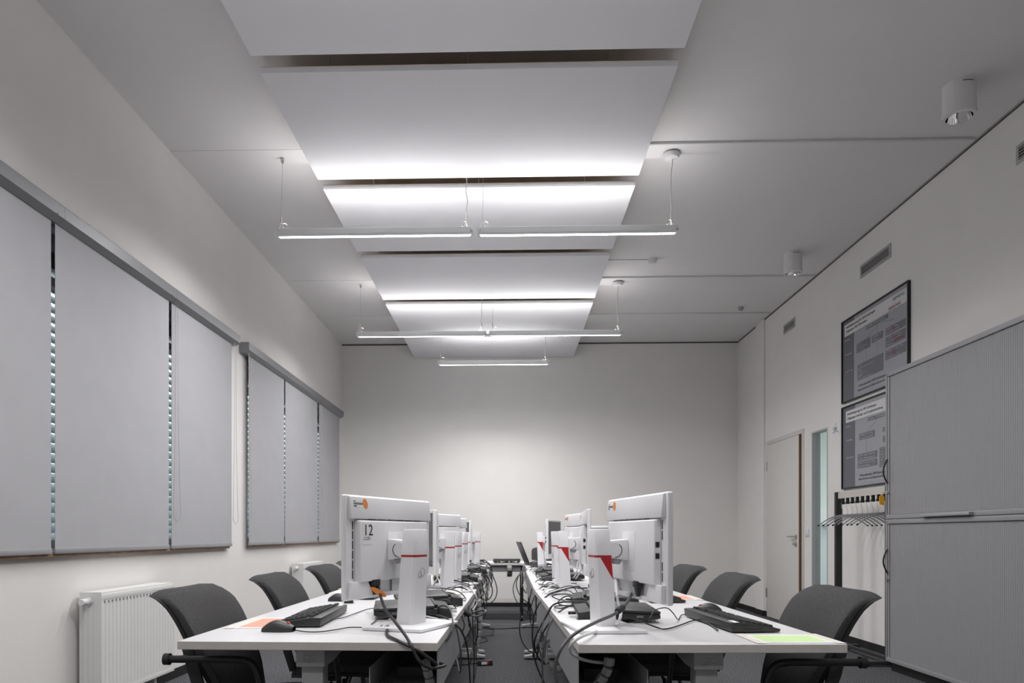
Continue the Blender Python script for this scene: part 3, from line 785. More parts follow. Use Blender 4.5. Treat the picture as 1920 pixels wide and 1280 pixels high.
# ================================================================== ALL-IN-ONE COMPUTERS
def make_aio(label, loc, rz, dx=0.0, pan=0.0):
    """local -y is the back side; origin at the column foot on the desk"""
    t = thing('desktop_computer', label, 'computer', loc, rz, 'white all-in-one computers on the desks')
    MB().prism([(-.16, .10), (.16, .10), (.13, -.12), (-.13, -.12)], 'z', .0, .012).build('base_plate', 'pc_white', t, bevel=.004)
    def ring(z):
        k = (z-.01)/.335
        hx = .050-.008*k; y0 = -.034-.014*k; y1 = .030-.022*k
        c = .008
        return [(-hx, y0+c, z), (-hx+c, y0, z), (hx-c, y0, z), (hx, y0+c, z), (hx, y1, z), (-hx, y1, z)]
    def ringi(z, i):
        return [(p[0]*(1-i), p[1]*(1-i), z) for p in ring(z)]
    c = MB().loft([ring(.011), ring(.247)]).build('column', 'pc_white', t, smooth=True)
    MB().loft([ringi(.2472, .01), ringi(.2545, .01)]).build('red_stripe', 'red', c)
    r0, r1 = ring(.247), ring(.17)
    MB().add([(r0[3][0]+.0006, -.026, .247), (r0[4][0]+.0006, r0[4][1]-.001, .247), (r1[4][0]+.0006, r1[4][1]-.001, .172)], [(0, 1, 2)]).build('red_wedge', 'red', c, fix=False)
    rg = MB()
    for cx, cz, rr in ((-.010, .186, .0095), (.0085, .194, .013)):
        rg.tube([(cx+rr*math.cos(a), ring(.19)[1][1]-.0004, cz+rr*math.sin(a)*1.1) for a in [2*math.pi*i/20 for i in range(20)]], .0011, 5, closed=True)
    rg.build('emblem', 'pc_grey', c)
    MB().loft([ringi(.2547, .03), ringi(.340, .02), ringi(.345, .08)]).build('column_top', 'pc_white', t, smooth=True)
    # panel group
    pn = MB().box(dx-.27, dx+.27, .104, .124, .105, .459).build('display_body', 'pc_white', t, bevel=.006, seg=3)
    bx(dx-.252, dx+.252, .1238, .1246, .15, .442).build('screen', 'screen', pn)
    MB().loft([[(dx-.258, .104, .378), (dx+.258, .104, .378), (dx+.258, .104, .456), (dx-.258, .104, .456)], [(dx-.256, .088, .379), (dx+.256, .088, .379), (dx+.258, .095, .454), (dx-.258, .095, .454)]]).build('top_back', 'pc_white', pn, bevel=.003)
    MB().loft([[(dx-.224, .104, .163), (dx+.224, .104, .163), (dx+.224, .104, .376), (dx-.224, .104, .376)], [(dx-.217, .080, .166), (dx+.217, .080, .166), (dx+.217, .082, .373), (dx-.217, .082, .373)]]).build('back_cover', 'pc_white', pn, bevel=.005, seg=3)
    for s in (-1, 1):
        MB().prism([(dx+s*.258, .11), (dx+s*.13, .112), (dx+s*.165, .168), (dx+s*.258, .168)], 'y', .088, .1041).build('lower_wing', 'pc_white', pn, bevel=.002)
    bx(dx-.14, dx+.14, .094, .1041, .107, .122).build('lower_bar', 'pc_white', pn)
    for k in range(6):
        bx(dx-.2345, dx-.2305, .1025, .1036, .178+.033*k, .206+.033*k).build('vent_slot', 'black', pn)
        if k not in (2, 3): bx(dx+.2305, dx+.2345, .1025, .1036, .178+.033*k, .206+.033*k).build('vent_slot', 'black', pn)
        bx(dx-.17+.058*k, dx-.12+.058*k, .0855, .0865, .3765, .379).build('vent_slot', 'black', pn)
    for k in (0, 1): bx(dx+.2185, dx+.2232, .086, .098, .25+.036*k, .267+.036*k).build('port', 'black', pn)
    bx(dx-.058, dx+.058, .0797, .083, .20, .335).build('mount_plate', 'pc_white', pn, bevel=.0008)
    hg = MB().prism([(-.045, .30), (.081, .31), (.081, .235), (-.02, .25)], 'x', -.032, .032).build('hinge', 'pc_white', t, bevel=.004)
    MB().lathe([(.027, -.0345), (.027, .0345)], 24, (0, .03, .272), 'x').build('hinge_disc', 'pc_white', hg, smooth=True)
    m = MB()
    for s in (-1, 1): m.tube([(s*.0347, .03-.025*math.cos(a), .272+.025*math.sin(a)) for a in [math.pi*(.7+.8*i/10) for i in range(11)]], .0014, 5)
    m.build('hinge_gap', 'black', hg)
    MB().prism([(.02, .25), (.066, .245), (.05, .222), (.03, .225)], 'x', -.026, .026).build('cable_clip', 'pc_grey', hg, bevel=.003)
    bx(dx-.012, dx+.05, .0935, .0945, .123, .163).build('type_label', 'poster_light', pn)
    # stickers
    ys = lambda z: .088+(z-.379)*.0933          # the slanted top band
    def flat(m, pts, t0, t1):
        return m.loft([[(x, ys(z)-t1, z) for x, z in pts], [(x, ys(z)-t0, z) for x, z in pts]])
    def rc(x0, x1, z0, z1): return [(x0, z0), (x1, z0), (x1, z1), (x0, z1)]
    flat(MB(), rc(dx-.243, dx-.19, .418, .442), -.001, .0006).build('barcode_label', 'paper', pn)
    m = MB()
    for k in range(12): flat(m, rc(dx-.241+.0042*k, dx-.239+.0042*k+.0006*(k % 3), .426, .4335), .0006, .0009)
    flat(m, rc(dx-.241, dx-.225, .4195, .4235), .0006, .0009); flat(m, rc(dx-.241, dx-.23, .4365, .4395), .0006, .0009)
    m.build('barcode', 'ink', pn)
    pts = [(dx-.176+.013*math.cos(a)-.003*math.sin(a), .431+.017*math.sin(a)) for a in [2*math.pi*i/22 for i in range(22)]]
    flat(MB(), pts, -.001, .0011).build('oval_sticker', 'orange', pn)
    pn.rotation_euler = (0, 0, pan)
    return t
AZ = DT
pc = make_aio('white computer marked 12 on the nearest left desk', (-.350, 2.415, AZ), R(66), .03)
# paper with the place number and the black plug, only on this one
pn = [c for c in pc.children if c.name.startswith('display_body')][0]
others = [((-.368, 3.93), 108, 'white computer behind number 12 showing its grey screen edge'),
          ((-.362, 4.37), 67, 'white computer third along the left row seen from behind'),
          ((-.388, 5.42), 67, 'white computer fourth along the left row seen from behind'),
          ((-.418, 6.38), 101.5, 'white computer fifth along the left row, mostly hidden'),
          ((-.348, 6.86), 108, 'farthest white computer on the left row with a dark screen'),
          ((.326, 2.39), -79, 'large white computer nearest the camera on the right row'),
          ((.315, 3.86), -93.4, 'white computer seen edge-on, second along the right row'),
          ((.318, 4.43), -81, 'white computer with an orange sticker, third along the right row'),
          ((.305, 6.40), -106.3, 'farthest white computer on the right row with a visible screen')]
pcs = []
for (x, y), a, lab in others:
    pcs.append(dup(pc, (x, y, AZ), R(a), lab, 'white all-in-one computers on the desks'))
bx(-.178, -.124, .0803, .083, .292, .367).build('number_sheet', 'paper', pn)
def back_text(s, x, z, size, mk, width, y=.0800):
    text_mesh('lettering', s, size, mk, pn, Matrix.Translation((x, y, z)) @ Matrix(((1,0,0,0),(0,0,-1,0),(0,1,0,0),(0,0,0,1))), width)
back_text('12', -.1735, .323, .054, 'ink', .043)
back_text('IT - PC mobility', -.170, .3145, .006, 'ink_grey', .034)
back_text('User: operator 12', -.173, .308, .006, 'ink_grey', .040)
bp = [c for c in pc.children if c.name.startswith('base_plate')][0]
text_mesh('lettering', '12', .045, 'ink', bp, Matrix.Translation((-.125, .055, .0124)) @ Matrix.Rotation(R(-66), 4, 'Z'), .03)
MB().lathe([(.016, .1005), (.016, .1035)], 20, (-.155, 0, .146), 'y').build('lock_slot_ring', 'pc_white', pn, smooth=True)
MB().lathe([(.003, .1), (.003, .1006)], 8, (-.155, 0, .142), 'y').build('lock_slot', 'black', pn)
for root, px in ((pc, -.10), (pcs[5], .10)):
    q = [c for c in root.children if c.name.startswith('display_body')][0]
    pl = bx(px-.022, px+.022, .076, .098, .148, .170).build('plug', 'black', q, bevel=.003)
    MB().loft([[(px-.012, .078, .148), (px+.012, .078, .148), (px+.012, .096, .148), (px-.012, .096, .148)], [(px-.007, .082, .118), (px+.007, .082, .118), (px+.007, .092, .118), (px-.007, .092, .118)]]).build('strain_relief', 'black', pl)

# ================================================================== SMALL THINGS ON THE DESKS
def make_keyboard(label, loc, rz):
    t = thing('keyboard', label, 'keyboard', loc, rz, 'black keyboards on the desks')
    MB().prism([(-.082, .003), (.082, .003), (.085, .034), (.05, .035), (-.085, .012)], 'x', -.228, .228).build('body', 'laptop', t, bevel=.0025)
    m = MB()
    for r in range(6):
        y = -.066+.0192*r+(.008 if r == 5 else 0)
        z = .012+(y+.085)/.135*.023
        for k in range(21):
            if k in (14, 18) : continue
            x = -.212+.0203*k
            if r == 0 and 4 <= k <= 9:
                if k > 4: continue
                m.box(x, x+.118, y, y+.016, z, z+.0085); continue
            m.add([(x, y, z), (x+.0182, y, z), (x+.0182, y+.0168, z+.002), (x, y+.0168, z+.002), (x+.0025, y+.002, z+.0085), (x+.0157, y+.002, z+.0085), (x+.0157, y+.0145, z+.0095), (x+.0025, y+.0145, z+.0095)],
                  [(0,3,2,1),(4,5,6,7),(0,1,5,4),(1,2,6,5),(2,3,7,6),(3,0,4,7)])
    k = m.build('keys', 'black_matte', t); k['kind'] = 'stuff'
    bx(-.225, -.17, .055, .072, .0345, .0352).build('label', 'paper', t)
    bx(-.2285, -.2278, -.02, .045, .010, .014).build('card_slot', 'black', t)
    return t
kb = make_keyboard('black keyboard on the nearest left desk', (-.755, 2.60, DT), R(-88))
dup(kb, (.795, 2.51, DT), R(95), 'black keyboard on the nearest right desk')
dup(kb, (.745, 3.49, DT), R(92), 'black keyboard partly behind the near right monitor')
dup(kb, (-.76, 3.62, DT), R(-90), 'black keyboard behind the left edge of monitor number 12')
dup(kb, (.76, 4.55, DT), R(91), 'black keyboard far back on the right row')
def make_mouse(label, loc, rz):
    t = thing('computer_mouse', label, 'mouse', loc, rz, 'black computer mice')
    def top(u, v):
        a = u*math.pi; s = math.cos(a)
        x = -.052+.104*v
        hw = .030*(1-abs((v-.45)/.62)**3.2)**.5 if abs((v-.45)/.62) < 1 else .002
        hgt = .004+.034*math.sin(math.pi*min(1, max(0, .10+.82*(1-v)**1.15)))**.8
        return (x, hw*s, hgt*math.sin(a)**.6 if 0 < u < 1 else 0)
    MB().grid(top, 14, 18).build('shell', 'laptop', t, smooth=True)
    def base(u, v):
        p = top(0 if u < .5 else 1, v); return (p[0], p[1]*(1 if u in (0, 1) else 0), 0.0)
    MB().grid(lambda u, v: (top(0, v)[0], top(0, v)[1]*(1-2*u), 0.0005), 2, 18).build('base', 'black', t)
    MB().lathe([(.0085, -.004), (.0085, .004)], 16, (.030, 0, .0235), 'y').build('scroll_wheel', 'wheel_red', t, smooth=True)
    return t
ms = make_mouse('black mouse with red wheel nearest the camera on the left desk', (-.779, 2.285, DT), R(-3))
dup(ms, (-.835, 3.33, DT), R(2), 'black mouse beside the left edge of monitor number 12')
dup(ms, (.835, 2.90, DT), R(176), 'black mouse behind the nearest right keyboard')

def mat_sheet(label, x0, x1, y0, y1, z, mk, rz=0, cover=True):
    t = thing('place_card', label, 'paper', ((x0+x1)/2, (y0+y1)/2, z), rz, 'coloured sheets taped to the desks')
    w, h = (x1-x0)/2, (y1-y0)/2
    bx(-w-.02, w+.02, -h-.02, h+.02, .0002, .0006).build('sheet', 'paper', t)
    bx(-w, w, -h, h, .0006, .001).build('coloured_field', mk, t)
    for s in (-1, 1):
        bx(s*(w+.025)-.014, s*(w+.025)+.014, -h-.035, h+.035, .001, .0013).build('tape', 'tape', t)
    return t
mat_sheet('orange sheet taped to the nearest left desk', -.955, -.82, 2.375, 2.62, DT, 'salmon')
mat_sheet('white sheet on the outer edge of the left desks behind the mouse', -.965, -.84, 3.78, 3.98, DT, 'paper')
mat_sheet('light green sheet taped to the nearest right desk', .775, .965, 2.10, 2.225, DT, 'lime', R(1.7))
mat_sheet('orange sheet taped to the right row by the second chair', .825, .925, 3.45, 3.64, DT, 'salmon')
mat_sheet('pale green sheet far along the right row', .78, .90, 4.42, 4.6, DT, 'lime')

def make_laptop(label, loc, rz, dock=True):
    t = thing('closed_laptop', label, 'laptop', loc, rz, 'closed black laptops on docks')
    W, Dp = .17, .122
    z0 = .0135
    MB().prism([(-Dp, z0+.004), (-Dp+.012, z0), (Dp, z0), (Dp, z0+.026), (-Dp, z0+.018)], 'x', -W, W).build('base', 'laptop', t, bevel=.002)
    MB().prism([(-Dp-.001, z0+.0195), (Dp-.012, z0+.0275), (Dp-.012, z0+.038), (-Dp-.001, z0+.029)], 'x', -W, W).build('lid', 'laptop', t, bevel=.003)
    MB().tube([(-W+.03, Dp-.006, z0+.031), (W-.03, Dp-.006, z0+.031)], .009, 12).build('hinge_bar', 'black', t, smooth=True)
    m = MB()
    for k in range(10): m.box(-W-.0006, -W+.001, Dp-.10+.008*k, Dp-.096+.008*k, z0+.006, z0+.018); m.box(W-.001, W+.0006, Dp-.10+.008*k, Dp-.096+.008*k, z0+.006, z0+.018)
    m.build('vent_slots', 'black', t)['kind'] = 'stuff'
    bx(W-.001, W+.0006, -.06, -.035, z0+.006, z0+.014).build('side_port', 'ink_grey', t)
    bx(-W-.0006, -W+.001, -.06, -.035, z0+.006, z0+.014).build('side_port', 'ink_grey', t)
    if dock:
        d = MB().prism([(Dp-.10, 0), (Dp+.055, 0), (Dp+.055, .035), (Dp+.006, .042), (Dp+.004, .011), (Dp-.10, .011)], 'x', -W+.015, W-.015).build('dock', 'black_matte', t, bevel=.002)
        for k, xx in enumerate((-.12, -.08, -.03, .03, .07, .11)):
            bx(xx-.009, xx+.009, Dp+.0545, Dp+.056, .010, .024).build('dock_port', 'steel' if k % 2 else 'poster_light', d)
        for xx in (-.105, .0, .05):
            MB().box(xx-.007, xx+.007, Dp+.056, Dp+.085, .010, .022).build('connector', 'white_plastic' if xx else 'black', d, bevel=.002)
    else:
        bx(-W+.02, W-.02, -Dp+.02, Dp-.02, 0, z0).build('stand_pad', 'black', t)
    return t
lp = make_laptop('closed black laptop behind the stand of monitor number 12', (-.428, 2.775, DT), R(-80))
LG = 'closed black laptops on docks'
for x, y, a, lab in ((-.42, 3.22, -78, 'second closed black laptop along the left row'),
                     (-.40, 4.74, -88, 'closed black laptop far along the left row'),
                     (-.38, 5.79, -86, 'farthest closed black laptop on the left row'),
                     (.437, 2.695, 88, 'closed black laptop behind the stand of the near right monitor'),
                     (.47, 3.23, 84, 'second closed black laptop along the right row'),
                     (.40, 4.95, 90, 'closed black laptop halfway along the right row'),
                     (.39, 5.55, 86, 'closed black laptop past the middle of the right row')):
    dup(lp, (x, y, DT), R(a), lab, LG)
# the far table: laptop seen from its hinge side
dup(lp, (-.04, 8.64, .7206), R(180), 'closed black laptop lying on the far castor table', LG)
t = thing('open_laptop', 'open black laptop seen from the side at the far right desk', 'laptop', (.30, 7.35, DT), R(98))
MB().prism([(-.12, .002), (.12, .002), (.12, .02), (-.12, .016)], 'x', -.17, .17).build('base', 'laptop', t, bevel=.002)
m = MB().box(-.17, .17, -.004, .004, 0, .24).build('lid', 'laptop', t, bevel=.002); m.location = (0, .12, .022); m.rotation_euler = (R(-22), 0, 0)
bx(-.155, .155, -.0048, -.004, .015, .225).build('screen', 'screen', m)
m = MB()
for r in range(5):
    for k in range(14): m.box(-.145+.0208*k, -.128+.0208*k, -.045+.02*r, -.03+.02*r, .0185, .0215)
k = m.build('keys', 'black_matte', t); k['kind'] = 'stuff'

# network switches and adapters
def adapter(label, x, y, z, rz, s=(.07, .035, .022), mk='black', g='black power adapters among the cables'):
    t = thing('power_adapter', label, 'adapter', (x, y, z), rz, g)
    bx(-s[0], s[0], -s[1], s[1], 0, s[2]).build('case', mk, t, bevel=.004)
    bx(-s[0]-.004, -s[0], -.008, .008, .006, s[2]-.006).build('socket', 'ink_grey', t)
    MB().tube(catmull([(s[0], 0, s[2]/2), (s[0]+.03, .01, s[2]/2), (s[0]+.06, .04, .006), (s[0]+.05, .09, .005)], 5), .003, 7).build('lead', 'cable_blk', t, smooth=True)
adapter('black adapter on the middle left desk beside the cables', -.33, 5.09, DT, R(20), (.06, .05, .035))
adapter('second black adapter behind it on the far left desk', -.34, 6.16, DT, R(-10), (.07, .06, .04))
adapter('black adapter stack at the far end of the left row', -.37, 7.45, DT, R(5), (.09, .06, .045))
adapter('black adapter lying behind the third right monitor', .53, 4.15, DT, R(35), (.05, .03, .025))
t = thing('cream_folder', 'cream coloured folder lying under the cables on the left desks', 'folder', (-.36, 3.60, DT), R(4))
bx(-.10, .10, -.13, .13, 0, .018).build('pages', 'paper_cream', t, bevel=.002)
bx(-.102, .102, -.132, .132, .018, .021).build('cover', 'cream', t)

t = thing('small_block', 'small black block with white ends under the corner of monitor number 12', 'block', (-.763, 3.22, DT), R(4))
bx(-.022, .022, -.012, .012, 0, .016).build('core', 'black', t, bevel=.002)
for q in (-1, 1): bx(q*.022-.004, q*.022+.004, -.011, .011, .001, .014).build('end_piece', 'white_plastic', t, bevel=.002)

# power strip, on the carpet
def power_strip(label, x, y, rz):
    t = thing('power_strip', label, 'power strip', (x, y, 0), rz, 'black power strips on the carpet')
    MB().prism([(-.028, 0), (.028, 0), (.024, .042), (-.024, .042)], 'x', -.06, .06).build('body', 'black', t, bevel=.004)
    bx(-.035, .03, -.0285, -.0265, .012, .034).build('label', 'paper', t)
    bx(.012, .03, -.0295, -.0275, .012, .034).build('red_mark', 'red', t)
    MB().tube(catmull([(-.06, 0, .02), (-.15, .02, .01), (-.3, .01, .008), (-.45, .05, .008)], 6), .005, 8).build('lead', 'cable_blk', t, smooth=True)
power_strip('black power strip with white and red label on the carpet', -.205, 5.62, R(14))

# ---- jointed cable chains
def chain(label, pts, rows, r=.017):
    P = catmull(pts, 12); L = [0]
    for a, b in zip(P, P[1:]): L.append(L[-1]+(b-a).length)
    t = thing('cable_chain', label, 'cable chain', P[0], 0, 'grey jointed cable chains')
    step = rows; s = 0; first = None
    while s+step <= L[-1]:
        def at(d):
            for i in range(len(L)-1):
                if L[i+1] >= d:
                    k = (d-L[i])/max(1e-9, L[i+1]-L[i]); return P[i].lerp(P[i+1], k)
            return P[-1]
        a, b = at(s), at(s+step*.80); mid = (a+b)/2; dv = (b-a).normalized()
        if first is None:
            h = step*.40
            ring = [(r*math.cos(q), r*math.sin(q)) for q in [math.pi/6+math.pi/3*i for i in range(6)]]
            first = MB().loft([[(u*.92, v*.92, -h) for u, v in ring], [(u, v, -h*.7) for u, v in ring], [(u, v, h*.7) for u, v in ring], [(u*.92, v*.92, h) for u, v in ring]]).build('vertebra', 'chain', t)
            o = first
        else:
            o = first.copy(); COL.objects.link(o)
        o.location = mid-P[0]; o.rotation_mode = 'QUATERNION'; o.rotation_quaternion = Vector((0, 0, 1)).rotation_difference(dv)
        s += step
    MB().tube([p-P[0] for p in P], .005, 6).build('inner_cable', 'cable_gry', t, smooth=True)
    return t
chain('grey cable chain hanging under the nearest left desk', [(-.269, 2.16, .676), (-.265, 2.17, .653), (-.26, 2.18, .629), (-.254, 2.19, .596), (-.25, 2.2, .545), (-.25, 2.22, .40), (-.3, 2.3, .2)], .031)
chain('grey cable chain hanging under the nearest right desk', [(.314, 2.16, .690), (.309, 2.16, .656), (.295, 2.17, .626), (.275, 2.18, .596), (.26, 2.2, .555), (.255, 2.22, .40), (.3, 2.3, .2)], .031)
chain('long grey cable chain curling between the right desks', [(.204, 4.02, .635), (.197, 4.02, .581), (.188, 4.02, .519), (.182, 4.02, .456), (.191, 4.02, .393), (.204, 4.02, .346), (.238, 4.02, .306), (.288, 4.02, .281), (.332, 4.02, .303), (.363, 4.02, .331), (.375, 4.02, .40)], .047, .024)
chain('grey cable chain hanging from the middle left desk', [(-.192, 4.1, .682), (-.189, 4.1, .634), (-.183, 4.1, .586), (-.186, 4.1, .53), (-.2, 4.1, .42), (-.24, 4.12, .30)], .045, .022)

